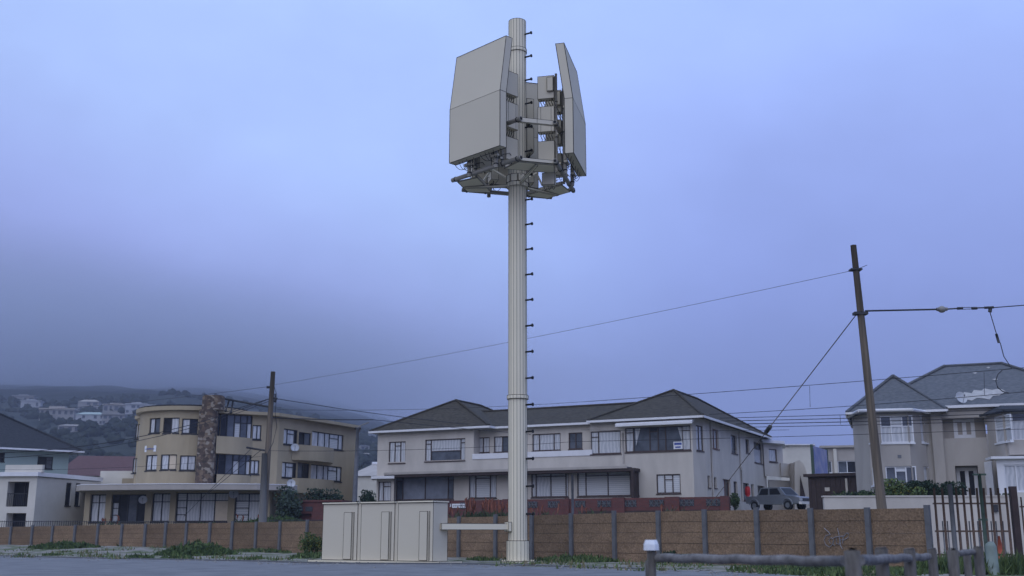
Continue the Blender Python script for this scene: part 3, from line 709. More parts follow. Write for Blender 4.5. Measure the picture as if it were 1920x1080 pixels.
# ================================================================== poles and wires
def pole(name, pt, pb, D, rt, rb, matn, label, zb=None):
    T = at(*pt, D); B = at(*pb, D); d = (B - T); gz = ground_z(B.x, D)
    k = (gz - .3 - T.z) / d.z; B2 = T + d * k
    o = thing(name, (B2.x, B2.y, gz), label, 'utility pole')
    b = MB(); b.path([B2, B2.lerp(T, .3), B2.lerp(T, .65), T], [rb, rb + (rt - rb) * .3, rb + (rt - rb) * .65, rt], 12); b.build('shaft', M[matn], o)
    return o, T, B2
rp, RT, RB = pole('utility_pole', (1600, 460), (1653, 950), 41, .115, .20, 'pole', 'tall leaning tarred pole in front of the grey roofed house')
def band(o, c, r, h, matn='steeldark'):
    b = MB(); b.tube(Vector(c) - Vector((0, 0, h / 2)), Vector(c) + Vector((0, 0, h / 2)), r, n=12); b.build('band', M[matn], o)
A1 = at(1604, 506, 41); A2 = at(1613, 588, 41)
band(rp, A1, .15, .10); band(rp, A2, .165, .12)
b = MB(); b.box((A1.x - .22, 40.82, A1.z - .03), (A1.x + .22, 41.18, A1.z + .03)); b.build('clamp', M['steeldark'], rp)
b = MB(); b.box((A2.x - .26, 40.84, A2.z - .05), (A2.x + .26, 41.16, A2.z + .05)); b.build('clamp', M['steeldark'], rp)
def wire(pts, r, label, cat='wire', name='wire', sag=0, n=10, group='overhead wires', matn='wire'):
    P = [Vector(p) for p in pts]
    if len(P) == 2:
        P = [P[0].lerp(P[1], k / n) - Vector((0, 0, sag * 4 * (k / n) * (1 - k / n))) for k in range(n + 1)]
    b = MB(); b.path(P, r * .75, 5); return tag(b.build(name, M[matn]), label, cat, group)
# span rod with insulator and turnbuckle, to the right of the big pole
sr = thing('span_wire', A2, 'span rod with pale insulator and turnbuckle reaching right from the leaning pole', 'wire', 'overhead wires')
b = MB(); b.path([at(1622, 583, 41), at(1757, 580, 41)], .035, 6); b.build('rod', M['steeldark'], sr)
b = MB(); b.ball(at(1766, 580, 41), .16, squash=.85); b.tube(at(1756, 580, 41), at(1776, 579.5, 41), .07, n=8); b.build('insulator', M['porcelain'], sr)
b = MB(); b.path([at(1776, 579.5, 41), at(1795, 578.5, 41)], .03, 5)
for dy in (-1.6, 1.6): b.path([at(1796, 578.5 + dy, 41), at(1830, 577.5 + dy, 41)], .014, 5)
for px in (1800, 1827): b.tube(at(px - 5, 578.3, 41), at(px + 5, 578, 41), .055, n=6)
b.path([at(1830, 577.5, 41), at(1862, 576.5, 41)], .028, 5); b.tube(at(1846, 577, 41), at(1863, 576.3, 41), .05, n=6); b.build('turnbuckle', M['steeldark'], sr)
b = MB(); b.path([at(1860, 577, 41), at(1925, 572, 41), at(2100, 560, 41)], .02, 5); b.build('line', M['wire'], sr)
b = MB(); b.tube(at(1857, 577, 41), at(1856, 585, 41), .07, n=6)
b.path([at(1856, 585, 41), at(1862, 605, 41), at(1870, 632, 41), at(1876, 645, 41), at(1882, 668, 41), at(1897, 691, 41)], .018, 5)
b.tube(at(1868, 626, 41), at(1873, 643, 41), .05, n=6); b.build('dropper', M['steeldark'], sr)
b = MB(); b.path([at(1897, 691, 41), at(1880, 693, 41), at(1871, 702, 41), at(1867, 714, 41), at(1871, 727, 41), at(1880, 734, 41), at(1892, 737, 41)], .02, 5); b.build('loop', M['steeldark'], sr)
# guy wire
g0, g1 = at(1604, 592, 41), at(1325, 955, 57); k = .57
gy = thing('guy_wire', g1, 'slanting guy wire with dark insulator from the leaning pole to the ground', 'wire', 'overhead wires')
mid = g0.lerp(g1, .5)
b = MB(); b.path([g0, mid], .020, 5); b.build('upper_wire', M['pole'], gy)
b = MB(); b.tube(mid, g0.lerp(g1, .53), .10, n=8); b.build('insulator', M['steeldark'], gy)
b = MB(); b.path([g0.lerp(g1, .53), g1], .017, 5); b.build('lower_wire', M['pole'], gy)
# left pole
lp, LT, LB = pole('utility_pole', (512, 697), (494, 975), 71, .15, .26, 'pole', 'rust streaked pole with crossarms before the ochre flats')
b = MB(); Q0, Q1 = at(496, 850, 70.7), at(492, 978, 70.7); b.path([Q0, Q1, Q1 + (Q1 - Q0) * .3], [.17, .25, .27], 8); b.build('concrete_sleeve', M['polecon'], lp)
for (x0, y0, x1, y1, rr0) in ((510, 764, 422, 748, .07), (500, 845, 462, 839, .07), (512, 726, 500, 726, .09), (520, 748, 505, 746, .08)):
    b = MB(); b.path([at(x0, y0, 71), at(x1, y1, 71)], rr0, 6); b.build('crossarm', M['steeldark'], lp)
for (x0, y0, x1, y1) in ((430, 750, 423, 770), (437, 752, 433, 773), (516, 738, 516, 752), (505, 836, 505, 850), (507, 779, 507, 787)):
    b = MB(); b.tube(at(x0, y0, 71), at(x1, y1, 71), .05, n=6); b.ball(at(x1, y1, 71), .10); b.build('insulator', M['steeldark'], lp)
b = MB(); b.path([at(514, 725, 70.6), at(519, 740, 70.6), at(516, 775, 70.6), at(519, 800, 70.6), at(512, 830, 70.6), at(502, 850, 70.6)], .02, 5); b.build('down_lead', M['wire'], lp)
pl3, T3, B3 = pole('lamp_post', (671, 802), (664, 960), 84, .12, .22, 'steelgrey', 'slim grey lamp post between the ochre flats and the long house')
pl3['category'] = 'lamp post'
b = MB(); b.path([T3, at(676, 798, 84), at(692, 792, 84)], .05, 6); b.build('lamp_arm', M['porcelain'], pl3)
b = MB(); b.tube(T3 - Vector((.25, 0, .05)), T3 + Vector((.25, 0, -.05)), .09, n=6); b.build('lamp_head', M['steeldark'], pl3)
p = at(1073, 890, 47.6); b = MB(); b.path([(p.x, 47.6, 0), (p.x, 47.6, p.z)], .055, 8); tag(b.build('standpipe', M['steelgrey']), 'thin grey pipe rising above the brown wall right of the mast', 'pipe')
# wires: (px,py,D) ends
WL = [
 ((1604, 506, 41), (511, 722, 71), .012, .2, 'long thin wire between the tops of the two poles'),
 ((1604, 506, 41), (1626, 497, 40.5), .014, 0, 'short wire stub at the top of the leaning pole'),
 ((520, 748, 71), (1330, 800, 120), .030, 1.2, 'dark sagging wire passing across the left roof peak'),
 ((510, 783, 71), (700, 787, 75), .045, .05, 'thick dark wire level with the roof of the ochre flats'),
 ((700, 787, 75), (1480, 838, 110), .026, .4, 'wire continuing right along the eaves of the long house'),
 ((520, 768, 71), (1100, 753, 60), .014, .2, 'faint upper wire above the long roof'),
 ((1100, 753, 60), (1960, 686, 50), .020, .05, 'upper catenary wire rising to the right'),
 ((1330, 777, 60), (1960, 731, 50), .020, .1, 'second catenary wire below the upper one'),
 ((1350, 784, 60), (1960, 765, 52), .022, .03, 'topmost of the four close parallel wires'),
 ((1360, 789.5, 60), (1960, 773, 52), .026, .03, 'second of the four close parallel wires'),
 ((1380, 795, 60), (1960, 781, 52), .028, .03, 'third of the four close parallel wires'),
 ((1400, 801, 60), (1960, 787, 52), .022, .03, 'lowest of the four close parallel wires'),
 ((1080, 828, 62), (1960, 803, 52), .018, .05, 'lone wire below the four parallel wires'),
 ((1090, 806, 62), (1480, 806, 60), .014, .05, 'thin wire across the upper windows of the long house'),
 ((500, 845, 71), (1080, 828, 62), .016, .2, 'thin wire from the lower crossarm of the left pole'),
 ((511, 724, 71), (-60, 775, 100), .016, .3, 'faint wire running left above the hillside houses'),
 ((505, 748, 71), (-60, 850, 62), .030, .9, 'dark wire running down left across the maroon roof'),
 ((505, 752, 71), (-60, 860, 60), .024, .9, 'second dark wire just below its twin on the left'),
 ((495, 855, 71), (-60, 880, 60), .012, .3, 'faint wire across the front of the ochre flats'),
 ((510, 746, 71), (425, 772, 71), .03, 0, 'short stay between the pole and its upper crossarm'),
 ((488, 845, 71), (390, 925, 78), .022, 0, 'thin stay slanting down left of the left pole'),
 ((472, 840, 71), (345, 968, 80), .022, 0, 'second thin stay slanting down over the shop windows'),
]
for a, c, r_, sg, lb in WL: wire([at(*a), at(*c)], r_, lb, sag=sg)
for px, y0, y1, D in ((1518, 724, 763, 54), (1845, 698, 742, 51), (1575, 779, 792, 55.5), (1600, 779, 792, 55), (1575, 780, 796, 55)):
    wire([at(px, y0, D), at(px + 1, y1, D)], .014, 'small vertical dropper joining two catenary wires', name='dropper', group='droppers of the catenary')
# ================================================================== facades
class Fac:
    def __init__(s, a, c): s.a = Vector((a[0], a[1])); s.c = Vector((c[0], c[1])); s.L = (s.c - s.a).length; s.u = (s.c - s.a) / s.L; s.n = Vector((s.u.y, -s.u.x)); s.ds = 1e9
    def pos(s, t, d): return s.a + s.u * t - s.n * d
    def hit(s, px, py):
        r = ray(px, py); den = r[0] * s.n.x + r[1] * s.n.y; k = (s.a.x * s.n.x + s.a.y * s.n.y) / den
        p = Vector((r[0] * k, r[1] * k)); return ((p - s.a).dot(s.u), EYE + r[2] * k)
class Arc:
    def __init__(s, cc, Rr, a0, a1): s.cc = Vector(cc); s.R = Rr; s.a0 = a0; s.a1 = a1; s.L = (a1 - a0) * Rr; s.ds = .45
    def pos(s, t, d): a = s.a0 + t / s.R; return s.cc + Vector((math.cos(a), math.sin(a))) * (s.R - d)
    def hit(s, px, py):
        r = ray(px, py); A_ = r[0] ** 2 + r[1] ** 2; B_ = -2 * (r[0] * s.cc.x + r[1] * s.cc.y); C_ = s.cc.length_squared - s.R ** 2
        k = (-B_ - math.sqrt(max(0, B_ * B_ - 4 * A_ * C_))) / (2 * A_); p = Vector((r[0] * k, r[1] * k)) - s.cc
        a = math.atan2(p.y, p.x)
        if a < 0: a += 2 * math.pi
        return ((a - s.a0) * s.R, EYE + r[2] * k)
def rect(f, x0, y0, x1, y1):
    ym = (y0 + y1) / 2; s0 = f.hit(x0, ym)[0]; s1 = f.hit(x1, ym)[0]; xm = (x0 + x1) / 2
    return (s0, s1, f.hit(xm, y1)[1], f.hit(xm, y0)[1])
def V3(p, z): return (p[0], p[1], z)
def wall(b, f, z0, z1, holes=(), rev=.14, mi=0, s0=0, s1=None):
    s1 = f.L if s1 is None else s1
    hs = [(max(h[0], s0 + .01), min(h[1], s1 - .01), max(h[2], z0 + .01), min(h[3], z1 - .01)) for h in holes]
    hs = [h for h in hs if h[1] > h[0] and h[3] > h[2]]
    ss = {s0, s1}; zs = {z0, z1}
    for h in hs: ss |= {h[0], h[1]}; zs |= {h[2], h[3]}
    k = s0
    while f.ds < 100 and k < s1: ss.add(k); k += f.ds
    ss = sorted(ss); zs = sorted(zs)
    for i in range(len(ss) - 1):
        for j in range(len(zs) - 1):
            sm, zm = (ss[i] + ss[i + 1]) / 2, (zs[j] + zs[j + 1]) / 2
            if any(h[0] < sm < h[1] and h[2] < zm < h[3] for h in hs): continue
            p, q = f.pos(ss[i], 0), f.pos(ss[i + 1], 0)
            b.face([V3(p, zs[j]), V3(q, zs[j]), V3(q, zs[j + 1]), V3(p, zs[j + 1])], mi)
    for h in hs:
        for (sa, za, sb, zb) in ((h[0], h[2], h[1], h[2]), (h[1], h[2], h[1], h[3]), (h[1], h[3], h[0], h[3]), (h[0], h[3], h[0], h[2])):
            b.face([V3(f.pos(sa, 0), za), V3(f.pos(sb, 0), zb), V3(f.pos(sb, rev), zb), V3(f.pos(sa, rev), za)], mi)
        b.face([V3(f.pos(h[0], rev), h[2]), V3(f.pos(h[1], rev), h[2]), V3(f.pos(h[1], rev), h[3]), V3(f.pos(h[0], rev), h[3])], mi)
PANE = {'m': 'mid', 'c': 'curtain', 'b': 'blind', 'd': 'dark', 'g': 'grey', 'p': 'peach', 'w': 'framewht'}
def window(par, f, h, cols, fm='frame', bw_=.07, rev=.14, name='window', sill=True, paneset=None):
    """cols: list of (width, [(height, kind), ...] from the top)"""
    S0, S1, Z0, Z1 = h; fb = MB(); pb = MB(); kinds = []
    d0, d1 = rev - .075, rev - .012; hw = bw_ / 2
    def bar(sa, sb, za, zb, e=0):
        fb.hexa([V3(f.pos(sa, d1), za), V3(f.pos(sb, d1), za), V3(f.pos(sb, d0 - e), za), V3(f.pos(sa, d0 - e), za),
                 V3(f.pos(sa, d1), zb), V3(f.pos(sb, d1), zb), V3(f.pos(sb, d0 - e), zb), V3(f.pos(sa, d0 - e), zb)])
    bar(S0, S0 + bw_, Z0, Z1); bar(S1 - bw_, S1, Z0, Z1); bar(S0 + bw_, S1 - bw_, Z0, Z0 + bw_); bar(S0 + bw_, S1 - bw_, Z1 - bw_, Z1)
    if sill: bar(S0 - .04, S1 + .04, Z0 - .09, Z0 - .004, rev - .02)
    tw = sum(c[0] for c in cols); s_ = S0
    for i, (w, rows) in enumerate(cols):
        e = s_ + (S1 - S0) * w / tw; th = sum(r_[0] for r_ in rows); z = Z1
        if i: bar(s_ - hw, s_ + hw, Z0 + bw_, Z1 - bw_, .004)
        for j, (hh, kd) in enumerate(rows):
            ze = z - (Z1 - Z0) * hh / th
            if j: bar(s_ + hw, e - hw, z - hw * .8, z + hw * .8)
            if kd not in kinds: kinds.append(kd)
            pb.face([V3(f.pos(s_, rev - .02), ze), V3(f.pos(e, rev - .02), ze), V3(f.pos(e, rev - .02), z), V3(f.pos(s_, rev - .02), z)], kinds.index(kd))
            z = ze
        s_ = e
    w_ = fb.build(name, M[fm], par); pb.build('pane', [M[PANE[k]] for k in kinds], w_); return w_
def c3(k='c', mid=None): return [(1, [(1, k)]), (1, [(.28, mid or k), (.72, mid or k)]), (1, [(1, k)])]
def c2(k='c', k2=None): return [(1, [(1, k)]), (1, [(1, k2 or k)])]
def front(par, f, z0, z1, wins, matn, name='wall', rev=.14, fm='frame', extra=(), b=None, s0=0, s1=None, build=True):
    b = b or MB(); hs = []
    for w in wins: hs.append(rect(f, *w[0]))
    wall(b, f, z0, z1, hs + list(extra), rev, 0, s0, s1)
    if build: b.build(name, M[matn], par)
    for w, h in zip(wins, hs): window(par, f, h, w[1], w[2] if len(w) > 2 else fm, rev=rev)
    return b
def slab(par, poly, z0, z1, matn, name):
    b = MB(); b.prism(poly, z0, z1); return b.build(name, M[matn], par)
def hip(par, o, u, wd, dp, ze, zr, over, matn, name='roof', ridge=None, fascia='whitetrim', ft=.16):
    """hipped roof over a rectangle: o front left (xy), u unit, wd along u, dp back along the inward normal"""
    o = Vector(o); u = Vector(u); v = Vector((-u.y, u.x))
    def p(a, c, z): q = o + u * a + v * c; return Vector((q.x, q.y, z))
    x0, x1, y0, y1 = -over, wd + over, -over, dp + over
    inset = ridge if ridge is not None else min(x1 - x0, y1 - y0) / 2
    b = MB()
    if (x1 - x0) >= (y1 - y0): r0, r1 = p(x0 + inset, (y0 + y1) / 2, zr), p(x1 - inset, (y0 + y1) / 2, zr); ax = 0
    else: r0, r1 = p((x0 + x1) / 2, y0 + inset, zr), p((x0 + x1) / 2, y1 - inset, zr); ax = 1
    c = [p(x0, y0, ze), p(x1, y0, ze), p(x1, y1, ze), p(x0, y1, ze)]
    if ax == 0: fs = [(c[0], c[1], r1, r0), (c[1], c[2], r1), (c[2], c[3], r0, r1), (c[3], c[0], r0)]
    else: fs = [(c[0], c[1], r0), (c[1], c[2], r1, r0), (c[2], c[3], r1), (c[3], c[0], r0, r1)]
    for q in fs: b.face(q)
    b.face(c[::-1])
    for e, g in ((c[0], r0), (c[1], r1 if ax == 0 else r0), (c[2], r1), (c[3], r0 if ax == 0 else r1), (r0, r1)):
        if (e - g).length > .2: b.tube(e + Vector((0, 0, .03)), g + Vector((0, 0, .05)), .10, n=6)
    rf = b.build(name, M[matn], par)
    fb = MB()
    for i in range(4):
        a, g = c[i], c[(i + 1) % 4]; d = (g - a).normalized(); nn = Vector((d.y, -d.x, 0)) * .08
        fb.obox((a - d * .08)[:2], (g - a + d * .16)[:2], nn[:2], ze - ft, ze - .003)
    fb.build('gutter', M[fascia], rf); return rf
def pipe(par, f, px, y0, y1, matn='cream', r=.06):
    s_, z1 = f.hit(px, y0); _, z0 = f.hit(px, y1); b = MB(); q = f.pos(s_, -.08)
    b.tube(V3(q, z0), V3(q, z1), r, n=6); b.build('downpipe', M[matn], par)

# ------------------------------------------------------------------ ochre flats
oc = thing('apartment_block', V3(P2(400, 84), 1.2), 'three storey ochre block of flats with round bay and stone chimney', 'apartment block')
bc = at(357, 900, 88.3); bayR = 4.15
f_s1 = Fac(P2(247, 88.0), P2(263, 87.6))
arc = Arc((bc.x, bc.y), bayR, math.pi + .05, 1.5 * math.pi + .42)
f3 = Fac(P2(404, 84.2), P2(516, 86.6)); f4 = Fac(P2(516, 86.6), P2(665, 97))
ZT = 10.35; ZB = 1.0
front(oc, f_s1, ZB, ZT - .15, [((253, 795, 262, 823), [(1, [(1, 'c')])]), ((247.8, 859, 259, 887), [(1, [(1, 'c')])])], 'ochre', fm='frameblk')
W2 = lambda a, k, k2: (a, c2(k, k2), 'frameblk')
b = MB(); front(oc, arc, ZB, ZT, [W2((280, 784, 300, 812), 'c', 'g'), W2((306, 783, 336, 812), 'd', 'c'), W2((341, 785, 371, 813), 'c', 'd'),
   W2((273, 853, 294, 882), 'c', 'c'), W2((301, 852, 331, 881), 'c', 'p'), W2((337, 854, 367, 882), 'c', 'c')], 'ochre', 'bay_wall', b=b)
g_top = rect(f3, 405, 777, 473, 822); g_low = rect(f3, 401, 850, 471, 890)
wl = [((473, 797, 490, 824), [(1.2, [(1, 'c')]), (1, [(1, 'c')])]), ((468, 863, 486, 889), [(1.2, [(1, 'c')]), (1, [(1, 'c')])])]
front(oc, f3, ZB, ZT - .25, wl, 'ochre', fm='frameblk', extra=[g_top, g_low])
for h in (g_top, g_low):
    hh = (h[0] + .02, h[1] - .02, h[2], h[3]); window(oc, f3, hh, [(1.6, [(1, 'd')]), (1.1, [(1, 'g')]), (.9, [(.35, 'g'), (.65, 'b')]), (1, [(.35, 'g'), (.65, 'g')]), (.7, [(.35, 'g'), (.65, 'c')])], 'frameblk', name='balcony_glazing')
# rounded balcony parapets in front of the glazing
for (y0, y1, xr) in ((819, 851, 474), (890, 912, 470)):
    s0, z1 = f3.hit(400, y0); _, z0 = f3.hit(400, y1); s1 = f3.hit(xr, y0)[0]; b = MB(); pts = []
    for k in range(13):
        q = k / 12; pts.append(f3.pos(s0 + (s1 - s0) * q, -(.9 * (1 - q ** 3))))
    for k in range(12):
        p, q = pts[k], pts[k + 1]
        b.face([V3(p, z0), V3(q, z0), V3(q, z1), V3(p, z1)])
        p2, q2 = f3.pos(s0 + (s1 - s0) * k / 12, 0), f3.pos(s0 + (s1 - s0) * (k + 1) / 12, 0)
        b.face([V3(p, z1), V3(q, z1), V3(q2, z1), V3(p2, z1)]); b.face([V3(p, z0), V3(p2, z0), V3(q2, z0), V3(q, z0)])
    b.build('balcony_parapet', M['ochre'], oc)
w4 = [((532, 805, 558, 834), [(.8, [(1, 'c')]), (1.4, [(.3, 'c'), (.7, 'c')]), (.5, [(1, 'd')])]), ((585, 812, 644, 841), [(1, [(1, 'c')]), (1, [(1, 'c')]), (.7, [(1, 'c')]), (1.4, [(.3, 'c'), (.7, 'b')]), (.7, [(1, 'c')])]),
      ((529, 867, 556, 896), [(.8, [(1, 'c')]), (1.4, [(.3, 'c'), (.7, 'c')]), (.5, [(1, 'd')])]), ((583, 873, 641, 901), [(1, [(1, 'c')]), (1, [(1, 'c')]), (.7, [(1, 'c')]), (1.4, [(.3, 'c'), (.7, 'b')]), (.7, [(1, 'c')])]),
      ((560, 811, 583, 835), [(1, [(1, 'd')]), (1, [(1, 'g')])]), ((558, 868, 580, 897), [(1, [(1, 'g')]), (1, [(1, 'd')])])]
front(oc, f4, ZB, 10.1, w4, 'ochre', fm='frameblk')
for (xa, xb, y0, y1) in ((548, 622, 838, 866), (546, 622, 899, 926)):
    s0, s1 = f4.hit(xa, y0)[0], f4.hit(xb, y0)[0]; z1 = f4.hit((xa + xb) / 2, y0)[1]; z0 = f4.hit((xa + xb) / 2, y1)[1]; b = MB(); K = 14
    for k in range(K):
        q0, q1 = k / K, (k + 1) / K; dd = lambda q: -(1.0 * math.sin(math.pi * min(1, q * 1.0)) ** .5 + .02)
        p, q = f4.pos(s0 + (s1 - s0) * q0, dd(q0)), f4.pos(s0 + (s1 - s0) * q1, dd(q1)); p2, q2 = f4.pos(s0 + (s1 - s0) * q0, .0), f4.pos(s0 + (s1 - s0) * q1, .0)
        b.face([V3(p, z0), V3(q, z0), V3(q, z1), V3(p, z1)]); b.face([V3(p, z0), V3(p2, z0), V3(q2, z0), V3(q, z0)]); b.face([V3(p, z1), V3(q, z1), V3(q2, z1), V3(p2, z1)])
    b.build('balcony_parapet', M['ochre'], oc)
back = [P2(660, 112), P2(285, 104)]
b = MB()
for a, c in ((f4.pos(f4.L, 0), back[0]), (back[0], back[1]), (back[1], f_s1.pos(0, 0))): b.face([V3(a, ZB), V3(c, ZB), V3(c, 10.1), V3(a, 10.1)])
b.build('rear_wall', M['ochre'], oc)
# roof slabs: low slab over all, round slab over the bay
ro = [P2(240, 88.2), P2(262, 86.8), P2(330, 85.4), P2(400, 83.6), P2(516, 85.9), P2(600, 91.0), P2(672, 96.4), P2(664, 113), P2(283, 105)]
slab(oc, ro, 10.12, 10.36, 'ochre', 'roof'); 
arcp = [(bc.x + (bayR + .35) * math.cos(a), bc.y + (bayR + .35) * math.sin(a)) for a in [math.pi * .95 + k * (math.pi * 1.02) / 24 for k in range(25)]]
slab(oc, arcp + [P2(410, 98), P2(290, 98)], 10.37, 10.68, 'ochre', 'bay_roof')
ropes = [(x, y) for x, y in arcp]
slab(oc, [(bc.x + (bayR + .2) * math.cos(a), bc.y + (bayR + .2) * math.sin(a)) for a in [math.pi * .95 + k * (math.pi * 1.02) / 24 for k in range(25)]] + [P2(408, 97), P2(291, 97)], 10.69, 10.80, 'roofdark', 'roof_felt')
# stone chimney
cc = at(387, 900, 83.4); ch = MB(); zt = at(390, 742, 83.4).z; zc = at(390, 769, 83.4).z
def rpoly(cx, cy, a, c, m=8): return [(cx + a * math.copysign(abs(math.cos(t)) ** .6, math.cos(t)), cy + c * math.copysign(abs(math.sin(t)) ** .6, math.sin(t))) for t in [2 * math.pi * (k + .5) / m for k in range(m)]]
ch.prism(rpoly(cc.x - .12, cc.y, .68, .62, 14), at(350, 909, 81).z - .05, zc); ch.prism(rpoly(cc.x + .16, cc.y + .1, .82, .70, 14), zc + .002, zt - .08); ch.prism(rpoly(cc.x + .16, cc.y + .1, .74, .6, 14), zt - .079, zt)
ch.build('chimney', M['stone'], oc)
# ground floor: shop fronts under a long canopy
fg = Fac(P2(158, 83.2), P2(506, 82.2)); zc0 = at(350, 919, 81).z; zc1 = at(350, 909, 81).z
gw = [((168, 927, 197, 979), [(1, [(.3, 'c'), (.7, 'c')]), (1, [(.3, 'c'), (.7, 'c')])]), ((208, 927, 272, 979), [(.7, [(.3, 'd'), (.2, 'c'), (.25, 'c'), (.25, 'c')]), (1, [(1, 'd')]), (1, [(1, 'g')]), (1, [(1, 'd')])]),
      ((284, 925, 318, 978), [(1, [(.3, 'c'), (.7, 'c')]), (1, [(.3, 'c'), (.7, 'c')])]),
      ((329, 924, 427, 978), [(.7, [(.27, 'b'), (.25, 'c'), (.24, 'c'), (.24, 'c')]), (1, [(.27, 'c'), (.73, 'c')]), (1, [(.27, 'c'), (.73, 'c')]), (1, [(.27, 'c'), (.73, 'p')])]),
      ((439, 925, 488, 978), [(1, [(.27, 'c'), (.25, 'b'), (.24, 'b'), (.24, 'b')]), (.9, [(.27, 'c'), (.73, 'c')])])]
front(oc, fg, .8, zc0 + .05, gw, 'ochre', 'shop_wall', rev=.3, fm='frameblk')
b = MB(); a_, c_ = P2(506, 82.2), P2(510, 85.5); b.face([V3(a_, .8), V3(c_, .8), V3(c_, zc0), V3(a_, zc0)]); a_, c_ = P2(158, 83.2), P2(165, 90); b.face([V3(c_, .8), V3(a_, .8), V3(a_, zc0), V3(c_, zc0)]); b.build('shop_side', M['ochre'], oc)
cpz = [P2(140, 83.0), P2(148, 81.6), P2(200, 80.7), P2(300, 80.0), P2(400, 79.9), P2(480, 80.3), P2(535, 81.4), P2(556, 83.2), P2(552, 88.5), P2(405, 85), P2(262, 87.5), P2(165, 92)]
slab(oc, cpz, zc0, zc1, 'taupe', 'canopy')
slab(oc, [(x * 1.0, y - .03) for x, y in cpz], zc1 + .002, zc1 + .06, 'whitetrim', 'canopy_edge')
def dish(px, py, D, rp_, label, host):
    c = at(px, py, D); r = rp_ / 2093 * D; o = thing('satellite_dish', c, label, 'satellite dish', 'satellite dishes'); b = MB(); n = 16
    ax = Vector((.25, -1, .35)).normalized(); a = ax.cross(Vector((0, 0, 1))).normalized(); e = a.cross(ax)
    rings = [(0, .14), (.55, .09), (1, 0)]; base = []
    for (k, dpt) in rings: base.append([c - ax * dpt * r * 2 + (a * math.cos(2 * math.pi * j / n) + e * math.sin(2 * math.pi * j / n)) * r * max(k, .01) for j in range(n)])
    for i in range(2):
        for j in range(n): b.face([base[i][j], base[i][(j + 1) % n], base[i + 1][(j + 1) % n], base[i + 1][j]], 0, True)
    b.build('reflector', M['dish'], o)
    b = MB(); b.tube(c - e * r * .9, c + ax * r * .8, .015, n=5); b.tube(c + ax * r * .75, c + ax * r * .9, .04, n=6); b.build('feed_arm', M['steelgrey'], o)
    b = MB(); b.tube(c - ax * r * .3, c - ax * r * .3 + host, .03, n=5); b.build('bracket', M['steelgrey'], o)
dish(553, 839, 88, 8, 'satellite dish below the upper right windows of the ochre flats', Vector((0, .9, 0)))
dish(546, 906, 81.2, 8, 'satellite dish at the right tip of the ochre canopy', Vector((0, .5, -.2)))
dish(438, 926, 81.6, 9, 'satellite dish between shop windows under the canopy', Vector((0, .5, 0)))
dish(268, 937, 82.2, 8, 'satellite dish left of the narrow shop window', Vector((0, .5, 0)))
def sign(f, r_, label, base_m, strokes_, cat='sign', name='sign', off=.02, host=None):
    s0, s1, z0, z1 = rect(f, *r_); b = MB()
    b.hexa([V3(f.pos(s0, -.01), z0), V3(f.pos(s1, -.01), z0), V3(f.pos(s1, -.01 - off), z0), V3(f.pos(s0, -.01 - off), z0), V3(f.pos(s0, -.01), z1), V3(f.pos(s1, -.01), z1), V3(f.pos(s1, -.01 - off), z1), V3(f.pos(s0, -.01 - off), z1)], 0)
    for (a0, b0, a1, b1, mi) in strokes_:
        A0, A1_ = s0 + (s1 - s0) * a0, s0 + (s1 - s0) * a1; B0, B1 = z0 + (z1 - z0) * b0, z0 + (z1 - z0) * b1; d = -.014 - off
        b.face([V3(f.pos(A0, d), B0), V3(f.pos(A1_, d), B0), V3(f.pos(A1_, d), B1), V3(f.pos(A0, d), B1)], mi)
    return tag(b.build(name, [M[m] for m in base_m]), label, cat)
rnd = random.Random(3)
sign(arc, (272, 835.5, 293, 847), 'small white wall sign with blurred blue lettering on the round bay', ['framewht', 'blue'], [(.1 + k * .115, .36, .17 + k * .115, .36 + rnd.uniform(.16, .3), 1) for k in range(7)])

# ------------------------------------------------------------------ white flat roofed house, left
wh = thing('flat_roofed_house', V3(P2(60, 82), 1.2), 'white flat roofed house with recessed balcony at the far left', 'house')
fw1 = Fac(P2(-45, 82.3), P2(65, 82)); fw2 = Fac(P2(65, 82), P2(186, 90))
zt = at(65, 893, 82).z
h1 = rect(fw1, 13, 903, 53, 950); h2 = rect(fw1, 11, 962, 48, 990)
b = MB(); wall(b, fw1, .8, zt, [h1, h2], 1.1); b.build('wall', M['white'], wh)
window(wh, fw1, h1, [(1, [(1, 'd')]), (1, [(1, 'd')])], 'frameblk', rev=1.05, name='balcony_door', sill=False)
window(wh, fw1, h2, [(1, [(1, 'd')])], 'frameblk', rev=1.05, name='garage_door', sill=False)
b = MB(); p0, p1 = fw1.pos(h1[0], .1), fw1.pos(h1[1], .1)
for k in range(12):
    q = p0.lerp(p1, (k + .5) / 12); b.tube(V3(q, h1[2]), V3(q, h1[2] + .95), .02, n=4)
b.tube(V3(p0, h1[2] + .95), V3(p1, h1[2] + .95), .03, n=4); b.build('balustrade', M['steeldark'], wh)
front(wh, fw2, .8, zt - .08, [((123, 905, 133, 948), [(1, [(1, 'd')])], 'frameblk'), ((141, 906, 150, 948), [(1, [(1, 'd')])], 'frameblk')], 'white')
slab(wh, [fw1.pos(0, -.25), fw1.pos(fw1.L + .15, -.25), fw2.pos(fw2.L, -.15), P2(120, 99), P2(-60, 95)], zt + .002, zt + .30, 'whitetrim', 'roof')
s0, _ = fw1.hit(9, 880); b = MB(); zz = at(40, 871, 81.8).z; q0 = fw1.pos(s0, .05); b.obox(q0, fw1.u * (fw1.L - s0 + .3), -fw1.n * .3, zt + .302, zz); b.build('parapet', M['white'], wh)
b = MB(); b.obox(P2(183, 92), Vector(P2(246, 92)) - Vector(P2(183, 92)), (0, 5), .8, at(215, 883, 92).z); b.build('rear_block', M['white'], wh)
b = MB(); b.obox(P2(225, 91.5), Vector(P2(250, 91.5)) - Vector(P2(225, 91.5)), (0, .45), .8, at(236, 897, 91.5).z); b.build('low_wall', M['ochre'], wh)
